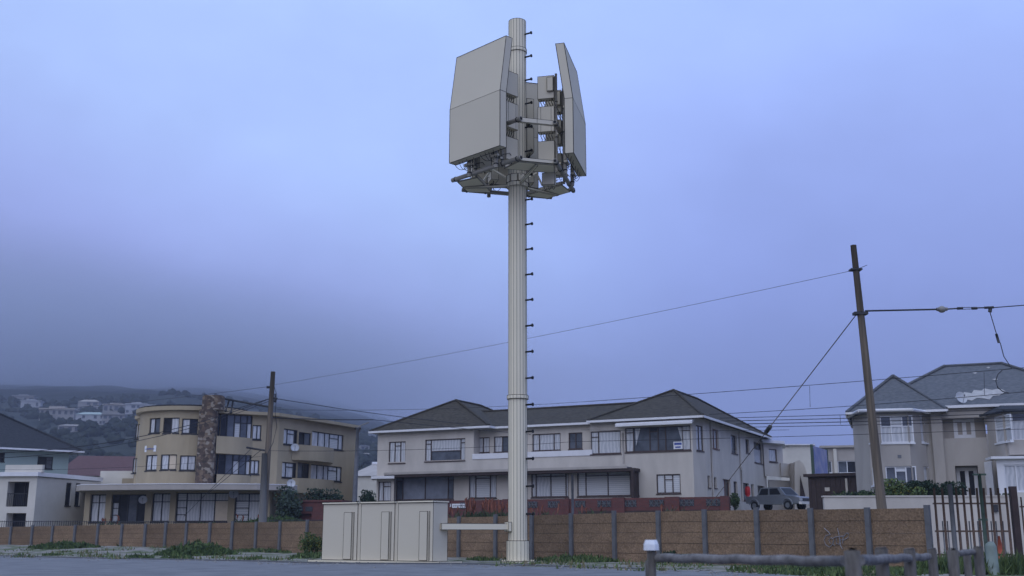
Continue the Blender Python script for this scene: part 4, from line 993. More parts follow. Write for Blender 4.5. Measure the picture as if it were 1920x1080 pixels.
# mint house with dark hipped roof
mh = thing('hip_roofed_house', V3(P2(60, 104), 1.3), 'mint green house under a black hipped roof at the left edge', 'house')
fm1 = Fac(P2(-120, 97.5), P2(121, 104.5)); zE = at(60, 846, 102.5).z
front(mh, fm1, 1, zE, [((-20, 848, 9, 865), c2('g', 'd'), 'frameblk'), ((70, 856, 99, 879), [(1.4, [(1, 'd')]), (1, [(.3, 'g'), (.7, 'g')])], 'frameblk')], 'mint')
hip(mh, fm1.pos(0, 0), fm1.u, fm1.L, 18, zE + .15, zE + 3.9, 1.0, 'roofdark')
# maroon roofed house
mr_ = thing('maroon_roofed_house', V3(P2(190, 118), 1.3), 'low house with a plain maroon roof behind the white house', 'house')
f = Fac(P2(105, 118), P2(300, 120)); zE = at(180, 892, 118).z
b = MB(); wall(b, f, 1, zE); b.build('wall', M['white'], mr_)
zr = at(180, 855, 124).z; b = MB(); p = [f.pos(-.5, -.5), f.pos(f.L, -.5), f.pos(f.L, 5.5), f.pos(.8, 5.5)]; b.face([V3(p[0], zE), V3(p[1], zE), V3(p[2], zr), V3(p[3], zr)]); b.face([V3(p[3], zr), V3(p[2], zr), V3(f.pos(f.L, 11), zE), V3(f.pos(-.5, 11), zE)]); b.face([V3(p[0], zE), V3(p[3], zr), V3(f.pos(-.5, 11), zE)]); b.build('roof', M['roofred'], mr_)

# ------------------------------------------------------------------ long cream house
lh = thing('long_house', V3(P2(1000, 86), 2.5), 'long cream two storey house with mossy hipped roofs and brown windows', 'house')
DL, DR = 90.5, 78.6
aL, aR = Vector(P2(705, DL)), Vector(P2(1303, DR)); uu = (aR - aL).normalized(); nn2 = Vector((uu.y, -uu.x))
fl = Fac(aL, aR)
def fline(px): return fl.pos(fl.hit(px, 930)[0], 0)
ze = at(1300, 781, DR).z
zb = 2.0
sA, sB = fl.hit(888, 860)[0], fl.hit(1108, 860)[0]
# ground level windows along the whole front
lw = [((742, 892, 851, 937), [(.45, [(.2, 'm'), (.8, 'g')]), (1.5, [(1, 'm')]), (1.5, [(1, 'm')]), (.4, [(.2, 'm'), (.8, 'g')])]),
      ((879, 890, 931, 934), [(.9, [(1, 'c')]), (2, [(.16, 'b'), (.84, 'b')]), (.9, [(1, 'c')])]),
      ((996, 887, 1066, 932), [(.6, [(1, 'c')]), (2, [(.14, 'b'), (.86, 'c')]), (2, [(.14, 'b'), (.86, 'b')]), (.4, [(1, 'c')])]),
      ((1082, 884, 1198, 930), [(.7, [(1, 'b')]), (1.8, [(.16, 'b'), (.84, 'b')]), (1.8, [(.16, 'b'), (.84, 'b')]), (.7, [(1, 'b')])]),
      ((1231, 889, 1276, 925), c3('b'))]
up = [((729, 828, 760, 868), [(1, [(1, 'c')]), (1, [(.2, 'c'), (.8, 'c')]), (.9, [(1, 'c')])]), ((797, 823, 872, 864), [(.5, [(.2, 'c'), (.8, 'c')]), (2.6, [(.55, 'c'), (.45, 'g')]), (.4, [(.2, 'c'), (.8, 'c')])])]
upR = [((1107, 808, 1164, 851), [(.35, [(.25, 'c'), (.75, 'c')]), (1, [(1, 'c')])]),
       ((1172, 800, 1295, 846), [(.55, [(.2, 'c'), (.8, 'c')]), (1.1, [(1, 'g')]), (.55, [(.2, 'd'), (.8, 'g')]), (.5, [(1, 'g')]), (1.1, [(1, 'g')]), (.55, [(.2, 'c'), (.8, 'c')])])]
zmid = at(1000, 858, 84.5).z
for w in lw + up + upR: pass
b = MB(); front(lh, fl, zb, zmid, lw, 'cream', b=b, build=False)
front(lh, fl, zmid, ze, up, 'cream', b=b, s1=sA, build=False)
front(lh, fl, zmid, ze, upR, 'cream', b=b, s0=sB, build=False)
# set back middle of the upper floor
fmid = Fac(fl.pos(sA, .9), fl.pos(sB, .9))
front(lh, fmid, zmid, ze, [((893, 820, 918, 849), c2('c'), 'frame'), ((926, 818, 957, 848), c2('c', 'g')), ((998, 813, 1051, 845), [(.6, [(1, 'c')]), (1.3, [(1, 'c')]), (.6, [(1, 'c')])]), ((1066, 811, 1092, 842), c2('g'))], 'cream', b=b, build=False)
for s_ in (sA, sB): b.face([V3(fl.pos(s_, 0), zmid), V3(fl.pos(s_, .9), zmid), V3(fl.pos(s_, .9), ze), V3(fl.pos(s_, 0), ze)])
b.face([V3(fl.pos(sA, 0), zmid), V3(fl.pos(sB, 0), zmid), V3(fl.pos(sB, .9), zmid), V3(fl.pos(sA, .9), zmid)])
b.build('wall', M['cream'], lh)
b = MB(); b.obox(fl.pos(sA - .1, -.05), uu * (sB - sA + .2), -nn2 * .25, zmid + .003, zmid + .42); b.build('balcony_coping', M['whitetrim'], lh)
# chamfered corner and side wall
cR = Vector(P2(1327, 80.3)); fcx = Fac(aR, cR); front(lh, fcx, zb, ze, [((1305.5, 798, 1318.5, 845), c2('c'), 'frame')], 'cream')
sE = Vector(P2(1440, 97.5)); fsd = Fac(cR, sE)
sw = [((1336, 805, 1347.5, 841), c2('c', 'c'), 'framewood'), ((1371, 816, 1382, 850), [(1, [(1, 'g')])], 'frame'), ((1398, 824, 1405, 849), [(1, [(1, 'g')])]), ((1414, 830, 1430, 868), [(1, [(.3, 'd'), (.7, 'c')])]),
      ((1327, 892, 1332, 914), [(1, [(1, 'c')])]), ((1339, 895, 1344, 915), [(1, [(1, 'c')])]), ((1356, 899, 1370, 935), c2('c', 'd'), 'framewood'), ((1376, 903, 1383, 935), [(1, [(1, 'g')])]), ((1394, 906, 1405, 938), [(1, [(1, 'g')])]), ((1409, 908, 1414, 940), [(1, [(1, 'd')])]), ((1421, 911, 1434, 940), [(1, [(1, 'd')])])]
front(lh, fsd, zb, ze, sw, 'cream', rev=.22)
for f_, px, y0, y1 in ((fsd, 1330, 785, 935), (fsd, 1384, 805, 880), (fsd, 1388, 876, 940), (fl, 1168, 812, 868)): pipe(lh, f_, px, y0, y1, 'taupe')
# porch block at the far end of the side wall
f5 = Fac(P2(1437, 96.5), P2(1473, 98.5)); z5 = at(1455, 893, 97).z
op = rect(f5, 1444, 893, 1470, 960)
front(lh, f5, z5, ze - .5, [((1442, 842, 1457, 866), [(1, [(1, 'c')])])], 'cream', rev=.15)
s_, zz_ = f5.hit(1473, 868)
b = MB(); b.obox(P2(1468, 98), Vector(P2(1490, 99.5)) - Vector(P2(1468, 98)), (0, 1.2), at(1480, 893, 98).z, at(1480, 868, 98).z)
b.obox(P2(1490, 98), Vector(P2(1494, 98.2)) - Vector(P2(1490, 98)), (0, 1.2), 2, at(1490, 868, 98).z - .003); b.build('porch_wall', M['cream'], lh)
slab(lh, [P2(1436, 95.6), P2(1478, 97.5), P2(1478, 103), P2(1436, 103)], ze - .45, ze - .2, 'whitetrim', 'porch_roof')
b = MB()   # curved stair flank
prof = [(1490, 955), (1490, 866), (1499, 862), (1507, 870), (1512, 885), (1518, 915), (1522, 955)]
pa = [at(x, y, 97.5) for x, y in prof]; pb = [p + Vector((.2, 1.4, 0)) for p in pa]
b.face(pa[::-1]); b.face(pb)
for k in range(len(pa)): b.face([pa[k], pa[(k + 1) % len(pa)], pb[(k + 1) % len(pa)], pb[k]])
b.build('stair_flank', M['cream'], lh)
b = MB(); pa = [at(x, y, 97.35) for x, y in ((1500, 890), (1512, 938), (1500, 938))]; b.face(pa); b.build('stair_opening', M['brownpaint'], lh)
b = MB(); b.obox(P2(1444, 97.5), Vector(P2(1490, 99.7)) - Vector(P2(1444, 97.5)), (0, .3), 1.8, at(1460, 900, 98).z); b.build('rear_porch_wall', M['taupe'], lh)
# back walls
b = MB(); bk = [sE, Vector(P2(1380, 104)), Vector(P2(760, 112)), aL]
for a, c in zip(bk, bk[1:]): b.face([V3(a, zb), V3(c, zb), V3(c, ze), V3(a, ze)])
b.build('rear_wall', M['cream'], lh)
# roofs: long middle ridge, left hip, right hip
sHL = fl.hit(925, 800)[0]; sHR = fl.hit(1120, 790)[0]
def aptop(px, py, D): return at(px, py, D).z
hip(lh, fl.pos(sHL - 6, .9), uu, sHR - sHL + 10, 9.5, ze, at(1000, 766, 90).z, .45, 'roofgreen', ridge=1.5)
hip(lh, fl.pos(0, 0), uu, sHL - .6 - 0, 12.5, ze - .0, at(850, 759, 95).z, .5, 'roofgreen', ridge=4.6)
hip(lh, fl.pos(sHR, 0), uu, fl.L - sHR + .45, 19.5, ze, at(1240, 732, 86).z, .55, 'roofgreen', ridge=7.2)
# awning over the right upper window
s0, z1 = fl.hit(1160, 793); s1, _ = fl.hit(1318, 790); b = MB(); za, zb2 = at(1160, 791, 79).z, at(1160, 798, 79).z
zt1 = at(1240, 785, 79.5).z; b.hexa([V3(fl.pos(s0, -.75), zt1 - .5), V3(fl.pos(s1 - .6, -.75), zt1 - .5), V3(fl.pos(s1 - .6, -.02), zt1 - .2), V3(fl.pos(s0, -.02), zt1 - .2), V3(fl.pos(s0, -.75), zt1 - .32), V3(fl.pos(s1 - .6, -.75), zt1 - .32), V3(fl.pos(s1 - .6, -.02), zt1 - .02), V3(fl.pos(s0, -.02), zt1 - .02)])
b.build('awning', M['whitetrim'], lh)
# veranda canopy over the ground floor windows
s0, s1 = fl.hit(737, 890)[0], fl.hit(1200, 875)[0]; zc = at(1198, 884, 80).z
b = MB(); b.obox(fl.pos(s0, -1.3), uu * (s1 - s0), -nn2 * 1.29, zc, zc + .22); cn = b.build('veranda_canopy', M['brownpaint'], lh)
b = MB(); b.obox(fl.pos(s0, -1.38), uu * (s1 - s0 - .5), -nn2 * .10, zc + .20, zc + .38); b.build('gutter', M['taupe'], cn)
b = MB(); b.obox(fl.pos(s0 + .2, -1.25), uu * (s1 - s0 - .8), -nn2 * 1.2, zc + .223, zc + .33); b.build('canopy_roof', M['roofgrey'], cn)
b = MB(); b.obox(fl.pos(s1 - .25, -1.3), uu * .2, -nn2 * .2, zb, zc - .003); b.obox(fl.pos(s1 - .25, -1.0), uu * .1, -nn2 * .98, zb, zc - .003); b.build('veranda_post', M['brownpaint'], cn)
# low left annex
fa = Fac(P2(706, 89.5), P2(738, 88.9)); zz = at(715, 898, 89).z
front(lh, fa, zb, zz, [((709, 903, 733, 940), [(.6, [(1, 'c')]), (1, [(.25, 'c'), (.75, 'c')])])], 'cream', 'annex_wall')
slab(lh, [P2(694, 88.9), P2(738, 88.2), P2(738, 90.4), P2(696, 91.4)], zz + .003, zz + .22, 'whitetrim', 'annex_roof')
b = MB(); a_, c_ = P2(706, 89.5), P2(708, 91); b.face([V3(a_, zb), V3(c_, zb), V3(c_, zz), V3(a_, zz)]); b.build('annex_side', M['cream'], lh)
# curtains seen in the big right window, agents board in the window
sign(fl, (1263, 828, 1280, 842), 'white and blue board standing in the big upper window', ['framewht', 'blue'], [(.1, .55, .9, .85, 1), (.2, .15, .8, .35, 1)], 'sign', off=.02)
for (pts_, nm) in (([(1190, 803), (1200, 803), (1192, 836)], 0), ([(1270, 801), (1281, 801), (1281, 842), (1277, 825)], 1)):
    b = MB(); q = [fl.hit(*p) for p in pts_]; b.face([V3(fl.pos(s_, .08), z_) for s_, z_ in q]); b.build('curtain', M['curtain'], lh)

# ------------------------------------------------------------------ red boundary wall and bits
rw = thing('red_garden_wall', V3(P2(1100, 78.5), 2.2), 'long low red brick garden wall with vent blocks before the long house', 'wall')
fr = Fac(P2(690, 86.5), P2(1368, 74.5)); zrt = at(1368, 931, 74.5).z
b = MB(); b.obox(fr.pos(0, 0), fr.u * fr.L, -fr.n * .25, 1.9, zrt); b.build('wall', M['brickred'], rw)
for (x0, x1) in ((1061, 1068), (1150, 1172), (1248, 1275), (1352, 1368), (944, 958), (838, 844)):
    s0, s1 = fr.hit(x0, 950)[0], fr.hit(x1, 950)[0]; b = MB(); b.obox(fr.pos(s0, -.18), fr.u * (s1 - s0), -fr.n * .175, 1.9, zrt + .04); b.build('pier', M['brickred'], rw)
for x0, x1 in ((990, 1008), (1027, 1050), (1078, 1098), (1120, 1146), (1168, 1194), (1217, 1245), (1273, 1302), (1324, 1354), (862, 885)):
    s0, s1 = fr.hit(x0, 945)[0], fr.hit(x1, 945)[0]; b = MB(); z0, z1 = at(x0, 950, 77).z, at(x0, 937.5, 77).z
    for k in range(3):
        q0 = s0 + (s1 - s0) * (k + .06) / 3; q1 = s0 + (s1 - s0) * (k + .94) / 3
        b.obox(fr.pos(q0, -.02), fr.u * (q1 - q0), -fr.n * .018, z0, z1)
        for (sa, za, sb, zb_) in ((q0, z0, q1, z1), (q0, z1, q1, z0), (q0, (z0 + z1) / 2, q1, (z0 + z1) / 2)): b.tube(V3(fr.pos(sa, -.04), za), V3(fr.pos(sb, -.04), zb_), .022, n=4, mi=1)
    b.build('vent_block', [M['vent'], M['concrete']], rw)
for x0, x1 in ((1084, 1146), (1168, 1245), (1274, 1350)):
    s0, s1 = fr.hit(x0, 958)[0], fr.hit(x1, 958)[0]; b = MB(); b.obox(fr.pos(s0, -.06), fr.u * (s1 - s0), -fr.n * .058, at(x0, 966, 77).z, at(x0, 957, 77).z); b.build('shadow_strip', M['brownpaint'], rw)  # dark brown strips stand in for shadow below the vent blocks
sign(fr, (830, 944.5, 846, 952), 'left white notice board on the red wall by the mast', ['framewht', 'blue'], [(.1 + k * .2, .35, .22 + k * .2, .6, 1) for k in range(4)], off=.03)
sign(fr, (848, 944.5, 873, 952), 'wider white notice board on the red wall by the mast', ['framewht', 'steelgrey'], [(.08 + k * .13, .35, .17 + k * .13, .6, 1) for k in range(7)], off=.03)
gh = thing('brick_kiosk', V3(P2(585, 78), 1.7), 'small red brick kiosk left of the cabinets behind the wall', 'kiosk')
fk = Fac(P2(552, 79), P2(640, 78.5)); zk = at(580, 941, 79).z
b = MB(); wall(b, fk, 1.2, zk, [rect(fk, 559, 963, 584, 975)], .3)
q = [fk.pos(0, 0), fk.pos(fk.L, 0), fk.pos(fk.L, 2.2), fk.pos(0, 2.2)]
for a, c in ((q[1], q[2]), (q[2], q[3]), (q[3], q[0])): b.face([V3(a, 1.2), V3(c, 1.2), V3(c, zk), V3(a, zk)])
b.build('wall', M['brickred'], gh); slab(gh, [fk.pos(-.1, -.1), fk.pos(fk.L + .1, -.1), fk.pos(fk.L + .1, 2.3), fk.pos(-.1, 2.3)], zk + .003, zk + .12, 'brickred', 'roof')
for x0, x1 in ((557, 568), (573, 586)):
    s0, s1, z0, z1 = rect(fk, x0, 950, x1, 959); b = MB(); b.obox(fk.pos(s0, -.03), fk.u * (s1 - s0), -fk.n * .028, z0, z1); b.build('vent_block', M['vent'], gh)
# red thing hanging by the side door
s_, z_ = fsd.hit(1396, 920); q = fsd.pos(s_, -.25)
b = MB(); b.path([V3(q, at(1396, 930, 89).z), V3(q, at(1396, 926, 89).z), V3(q, at(1396, 914, 89).z), V3(q, at(1396, 911, 89).z)], [.12, .22, .22, .14], 10)
tag(b.build('hanging_cloth', M['red']), 'bright red cloth hanging beside the side door', 'cloth')

# ------------------------------------------------------------------ background right: white wall house, grey building, billboard, brown garage
o = thing('white_house', V3(P2(1500, 118), 2.6), 'plain pale house wall behind the stair of the long house', 'house')
b = MB(); b.obox(P2(1468, 118), Vector(P2(1534, 118)) - Vector(P2(1468, 118)), (0, 8), 2, at(1500, 835, 118).z); b.build('wall', M['white'], o)
slab(o, [P2(1467, 117.7), P2(1535, 117.7), P2(1535, 126), P2(1467, 126)], at(1500, 835, 118).z + .003, at(1500, 833, 118).z, 'whitetrim', 'roof')
o = thing('grey_building', V3(P2(1585, 105), 2.6), 'grey flat roofed building behind the billboard', 'building')
fgb = Fac(P2(1548, 105), P2(1640, 104))
front(o, fgb, 2, at(1580, 840, 105).z, [((1571, 864, 1612, 887), [(1.2, [(1, 'g')]), (1.2, [(1, 'd')]), (.4, [(1, 'g')])], 'framewht'), ((1553, 864, 1560, 887), [(1, [(1, 'g')])], 'framewht')], 'taupe')
slab(o, [fgb.pos(-.2, -.3), fgb.pos(fgb.L, -.3), fgb.pos(fgb.L, 8), fgb.pos(-.2, 8)], at(1580, 840, 105).z + .003, at(1580, 836, 105).z, 'taupe', 'roof')
b = MB(); b.obox(fgb.pos(fgb.hit(1563, 860)[0], -.2), fgb.u * .3, -fgb.n * .2, 2, at(1564, 842, 105).z); b.build('column', M['white'], o)
o = thing('billboard', V3(P2(1540, 92), 2.6), 'angled blue and white billboard in a green frame', 'billboard')
fb_ = Fac(P2(1530, 92), P2(1557, 97)); b = MB(); z0, z1 = at(1543, 893, 94).z, at(1543, 839, 94).z
b.obox(fb_.pos(0, 0), fb_.u * fb_.L, -fb_.n * .12, z0, z1); b.build('poster', M['poster'] if 'poster' in M else mat('poster_print', (.10, .13, .32), .6, 0, .9, col2=(.32, .30, .38)), o)
for s_ in (-.18, fb_.L): b = MB(); b.obox(fb_.pos(s_, -.05), fb_.u * .18, -fb_.n * .2, 2, z1 + .1); b.build('frame_post', M['greenpaint'], o)
b = MB(); b.obox(fb_.pos(.15, -.02), fb_.u * .14, -fb_.n * .015, z0 + .2, z1 - .2); b.build('frame_strip', M['greenpaint'], o)
o = thing('garage', V3(P2(1565, 76), 2.6), 'dark brown boarded garage between pickup and garden wall', 'garage')
ff = Fac(P2(1518, 77), P2(1620, 75)); zt = at(1567, 893, 76).z
b = MB(); b.obox(ff.pos(0, 0), ff.u * ff.L, -ff.n * 5, 2, zt); b.build('wall', M['brownpaint'], o)
slab(o, [ff.pos(-.25, -.25), ff.pos(ff.L, -.25), ff.pos(ff.L, 5), ff.pos(-.25, 5)], zt + .003, zt + .2, 'brownpaint', 'roof')
b = MB()
for k in range(11): b.obox(ff.pos(.15 + k * .34, -.03), ff.u * .05, -ff.n * .028, 2, zt - .1)
b.build('board_ribs', M['brownpaint'], o)
b = MB(); s0, s1, z0, z1 = rect(ff, 1586, 897, 1590, 922); b.obox(ff.pos(s0, -.12), ff.u * (s1 - s0), -ff.n * .1, z0 - .6, z1); b.build('post', M['cream'], o)
b = MB(); s0, s1, z0, z1 = rect(ff, 1547, 914, 1556, 921); b.obox(ff.pos(s0, -.06), ff.u * (s1 - s0), -ff.n * .058, z0, z1); b.build('notice', M['cream'], o)

# ------------------------------------------------------------------ grey roofed house, right
rh = thing('grey_roofed_house', V3(P2(1780, 64), 2.6), 'taupe two storey house with white windows and patched slate roof', 'house')
zb = 1.5
pA, pB = Vector(P2(1638, 64.3)), Vector(P2(1715, 63.9)); pC = Vector(P2(1746, 65.2))
fA = Fac(pA, pB); fB = Fac(pB, pC); ze = at(1690, 771, 64).z
pL0 = Vector(P2(1609, 67.6)); fL = Fac(pL0, pA)
front(rh, fL, zb, ze, [((1629, 782, 1637, 830), [(1, [(1, 'c')])], 'framewht'), ((1634, 876, 1641, 910), [(1, [(1, 'c')])], 'framewht')], 'taupe')
six = [(1, [(.4, 'g'), (.6, 'c')]), (1, [(.4, 'b'), (.6, 'c')]), (1, [(.4, 'g'), (.6, 'c')])]
front(rh, fA, zb, ze, [((1651, 779, 1713, 830), six, 'framewht'), ((1661, 874, 1719, 910), [(1, [(1, 'g')]), (1, [(.25, 'b'), (.75, 'g')]), (1, [(1, 'g')])], 'framewht')], 'taupe', 'bay_wall')
front(rh, fB, zb, ze, [((1726, 779, 1744, 830), [(1, [(.3, 'c'), (.7, 'c')])], 'framewht'), ((1733, 875, 1746, 910), [(1, [(1, 'c')])], 'framewht')], 'taupe', 'bay_side')
pD, pE = Vector(P2(1746, 65.4)), Vector(P2(1862, 64.2)); fD = Fac(pD, pE); ze2 = at(1850, 762, 64).z
# recessed balcony in the middle
hb = rect(fD, 1768, 783, 1860, 821)
b = MB(); wall(b, fD, zb, ze2, [hb, rect(fD, 1793, 873, 1836, 935)], .9); b.build('wall', M['taupe'], rh)
fDr = Fac(fD.pos(0, .85), fD.pos(fD.L, .85))
def door(par, f, r_, rev=0.14, nm='french_door'):
    h = rect(f, *r_); return window(par, f, h, [(1, [(1, 'd')]), (1, [(1, 'd')])], 'framewht', .22, rev=rev, name=nm, sill=False)
hd = rect(fDr, 1788, 785, 1828, 822); window(rh, fDr, hd, [(1, [(1, 'd')]), (1, [(1, 'd')])], 'framewht', .22, rev=.08, name='french_door', sill=False)
hd = rect(fD, 1795, 875, 1835, 935); window(rh, fDr, (hd[0], hd[1], hd[2], hd[3]), [(1, [(1, 'd')]), (1, [(1, 'd')])], 'framewht', .2, rev=.05, name='french_door', sill=False)
b = MB(); s0, s1 = fD.hit(1746, 800)[0], fD.hit(1766, 800)[0]; b.obox(fD.pos(s0, -.25), fD.u * (s1 - s0), -fD.n * .24, zb, ze2 - .1); b.build('pilaster', M['taupe'], rh)
pF, pG, pH = Vector(P2(1862, 63.6)), Vector(P2(1896, 61.9)), Vector(P2(2010, 61.2)); fE = Fac(pE + Vector((0, -.2)), pG); fG = Fac(pG, pH)
zbay = at(1905, 771, 61.8).z
front(rh, fE, zb, zbay, [((1864, 778, 1894, 829), [(1, [(.5, 'b'), (.5, 'c')])], 'framewht')], 'taupe', 'right_bay_side')
front(rh, fG, zb, zbay, [((1898, 773, 1960, 825), [(1, [(.3, 'g'), (.7, 'c')]), (1, [(.3, 'g'), (.7, 'c')])], 'framewht')], 'taupe', 'right_bay_wall')
b = MB(); fU = Fac(pE, Vector(P2(2010, 63.2))); wall(b, fU, zbay - .5, ze2); b.build('upper_wall', M['taupe'], rh)
b = MB(); e0, e1, e2, t0, t1 = fE.pos(0, -.35), fG.pos(0, -.4), fG.pos(fG.L, -.4), fU.pos(.9, -.05), fU.pos(fU.L, -.05); zt3 = zbay + .62
b.face([V3(e0, zbay), V3(e1, zbay), V3(t0, zt3)]); b.face([V3(e1, zbay), V3(e2, zbay), V3(t1, zt3), V3(t0, zt3)])
for a_, c_ in ((e0, e1), (e1, e2)): b.tube(V3(a_, zbay - .03), V3(c_, zbay - .03), .07, n=6)
b.build('bay_roof', M['roofdark'], rh)
fP = Fac(P2(1876, 61.0), P2(1980, 60.4)); zp = at(1900, 861, 61).z
front(rh, fP, zb, zp, [((1884, 871, 1960, 922), [(1, [(1, 'c')]), (1.3, [(1, 'c')]), (1, [(1, 'c')])], 'framewht')], 'whitetrim', 'sunroom_wall')
b = MB(); b.obox(fP.pos(-.3, -.3), fP.u * (fP.L), -fP.n * 1.6, zp + .003, zp + .14); b.obox(P2(1867, 62.5), (.1, .1), (0, 1), zb, zp) ; b.build('sunroom_roof', M['whitetrim'], rh)
s0, z1 = fG.hit(1893, 824); b = MB(); b.obox(fG.pos(0.1, -.5), fG.u * 3, -fG.n * .49, at(1900, 853, 61.5).z, at(1900, 825, 61.5).z); b.build('window_box', M['taupe'], rh)
b = MB(); bk = [pH, Vector(P2(1990, 78)), Vector(P2(1640, 80)), pL0]
for a, c in zip(bk, bk[1:]): b.face([V3(a, zb), V3(c, zb), V3(c, ze), V3(a, ze)])
b.build('rear_wall', M['taupe'], rh)
# roofs
u2 = (Vector(P2(1980, 62.5)) - Vector(P2(1609, 66.0))).normalized(); v2 = Vector((-u2.y, u2.x))
hip(rh, Vector(P2(1648, 66.6)), u2, 12.6, 10.2, ze2 + .12, at(1800, 692, 71).z, .6, 'roofgrey', ridge=5.2, fascia='whitetrim')
hip(rh, Vector(P2(1618, 66.3)), u2, 4.55, 8, ze + .14, at(1685, 711, 69).z, .55, 'roofgrey', ridge=2.9, fascia='whitetrim')
# skirt roof above the left bay
b = MB(); q0, q1, q2, q3 = fA.pos(-.5, -.45), fA.pos(fA.L + .2, -.45), fB.pos(fB.L, -.4), fL.pos(0, -.3); zt2 = at(1690, 751, 64.5).z
i0, i1 = fA.pos(.6, .7), fA.pos(fA.L - .2, .7)
b.face([V3(q0, ze + .1), V3(q1, ze + .1), V3(i1, zt2), V3(i0, zt2)]); b.face([V3(q1, ze + .1), V3(q2, ze + .1), V3(i1, zt2)]); b.face([V3(q3, ze + .1), V3(q0, ze + .1), V3(i0, zt2)]); b.build('bay_roof', M['roofgrey'], rh)
b = MB()
for a, c in ((q3, q0), (q0, q1), (q1, q2)):
    b.tube(V3(a, ze + .02), V3(c, ze + .02), .10, n=6)
b.build('gutter', M['whitetrim'], rh)
# peeling white patch on the roof (worn paint) lying on the front slope
o_ = Vector(P2(1648, 66.6)); y0f = -.6; slope_run = (10.2 + 1.2) / 2; zr_ = at(1800, 692, 71).z; ze_ = ze2 + .12
def roofpt(px, py, lift=.03):
    # intersect the ray with the front slope plane of the main roof
    n_ = Vector((v2.x, v2.y, 0)) * (-(zr_ - ze_)) + Vector((0, 0, slope_run)); P0 = Vector((*(o_ + v2 * y0f), ze_))
    r = Vector(ray(px, py)); E = Vector((0, 0, EYE)); k = (P0 - E).dot(n_) / r.dot(n_); return E + r * k + n_.normalized() * lift
out = [(1796, 750), (1790, 745), (1800, 742), (1808, 736), (1822, 738), (1826, 732), (1840, 733), (1846, 729), (1860, 732), (1868, 730), (1880, 731), (1886, 735), (1874, 742), (1862, 743), (1856, 750), (1846, 748), (1832, 747), (1822, 752), (1808, 749)]
b = MB(); b.face([roofpt(*p) for p in out][::-1]); b.build('peeling_patch', M['peel'], rh)
for (x, y, w) in ((1828, 700, 5), (1866, 712, 6), (1853, 690, 4)): b = MB(); b.face([roofpt(x - w, y), roofpt(x, y + 1.6), roofpt(x + w, y), roofpt(x + 1, y - 1.4)]); b.build('peeling_patch', M['peel'], rh)
rp_ = roofpt(1803, 752, .55); dish(1803, 745, rp_.y, 12, 'large pale satellite dish on the slate roof', Vector((0, .5, -.35)))
pipe(rh, fB, 1745, 780, 930, 'steelgrey')
b = MB(); q = fD.pos(fD.hit(1851, 882)[0], -.15); b.tube(V3(q, at(1851, 887, 64).z), V3(q, at(1851, 878, 64).z), .09, n=8); b.build('wall_lamp', M['steeldark'], rh)
b = MB(); s0, s1, z0, z1 = rect(fA, 1683, 853, 1690, 859); b.obox(fA.pos(s0, -.02), fA.u * (s1 - s0), -fA.n * .018, z0, z1); b.build('air_brick', M['steelgrey'], rh)

# ------------------------------------------------------------------ cream garden wall and hedges on the right
gw_ = thing('cream_garden_wall', V3(P2(1650, 50), 0), 'smooth cream retaining wall below the hedge on the right', 'wall')
fx = Fac(P2(1546, 50.2), P2(1905, 49.6)); zt = at(1650, 932, 50).z
b = MB(); b.obox(fx.pos(0, 0), fx.u * fx.L, -fx.n * .3, -.3, zt); b.build('wall', M['cream'], gw_)
b = MB(); b.obox(fx.pos(-.05, -.04), fx.u * (fx.L + .1), -fx.n * .38, zt + .003, zt + .07); b.build('coping', M['cream'], gw_)
b = MB(); b.obox(P2(1910, 49.8), (6, 0), (0, .3), -.3, at(1920, 932, 50).z + .2); tag(b.build('white_wall', M['white']), 'white wall beyond the dark end post at the right edge', 'wall')
b = MB(); s0, s1, z0, z1 = rect(fx, 1862, 946, 1870, 960); b.obox(fx.pos(s0, -.12), fx.u * (s1 - s0), -fx.n * .11, z0, z1); b.build('meter_box', M['steeldark'], gw_)
gz = 2.42
bush(V3(P2(1697, 52), gz), 1.15, .7, 1.05, [M['leafbright'], M['leaf'], M['leafyel']], 'yellow green leafy hedge shrub left of the clipped dark hedge', 2600, .075, 'hedge_shrub', cat='shrub')
bush(V3(P2(1760, 52.3), gz), 1.55, .7, .95, [M['leafdark'], M['leafdark']], 'clipped dark green hedge shrub before the french door', 3200, .075, 'hedge_shrub', cat='shrub')
bush(V3(P2(1725, 52.6), gz), .9, .6, 1.02, [M['leafdark'], M['leaf']], 'mid green shrub wedged between yellow and dark hedge', 1800, .075, 'hedge_shrub', cat='shrub')
bush(V3(P2(1600, 51.5), gz), 1.4, .6, .55, [M['leafdark'], M['leafbright']], 'low scrubby shrub on the garden wall beside the garage', 1400, .06, 'low_shrub', cat='shrub')
bush(V3(P2(1645, 51.5), gz), 1.0, .5, .6, [M['leaf'], M['leafdark']], 'low shrub at the foot of the leaning pole', 1000, .06, 'low_shrub', cat='shrub')
bush(V3(P2(1885, 51.5), gz), .9, .5, .45, [M['leaf'], M['leafbright']], 'small flat shrub right of the green pole', 800, .06, 'low_shrub', cat='shrub')
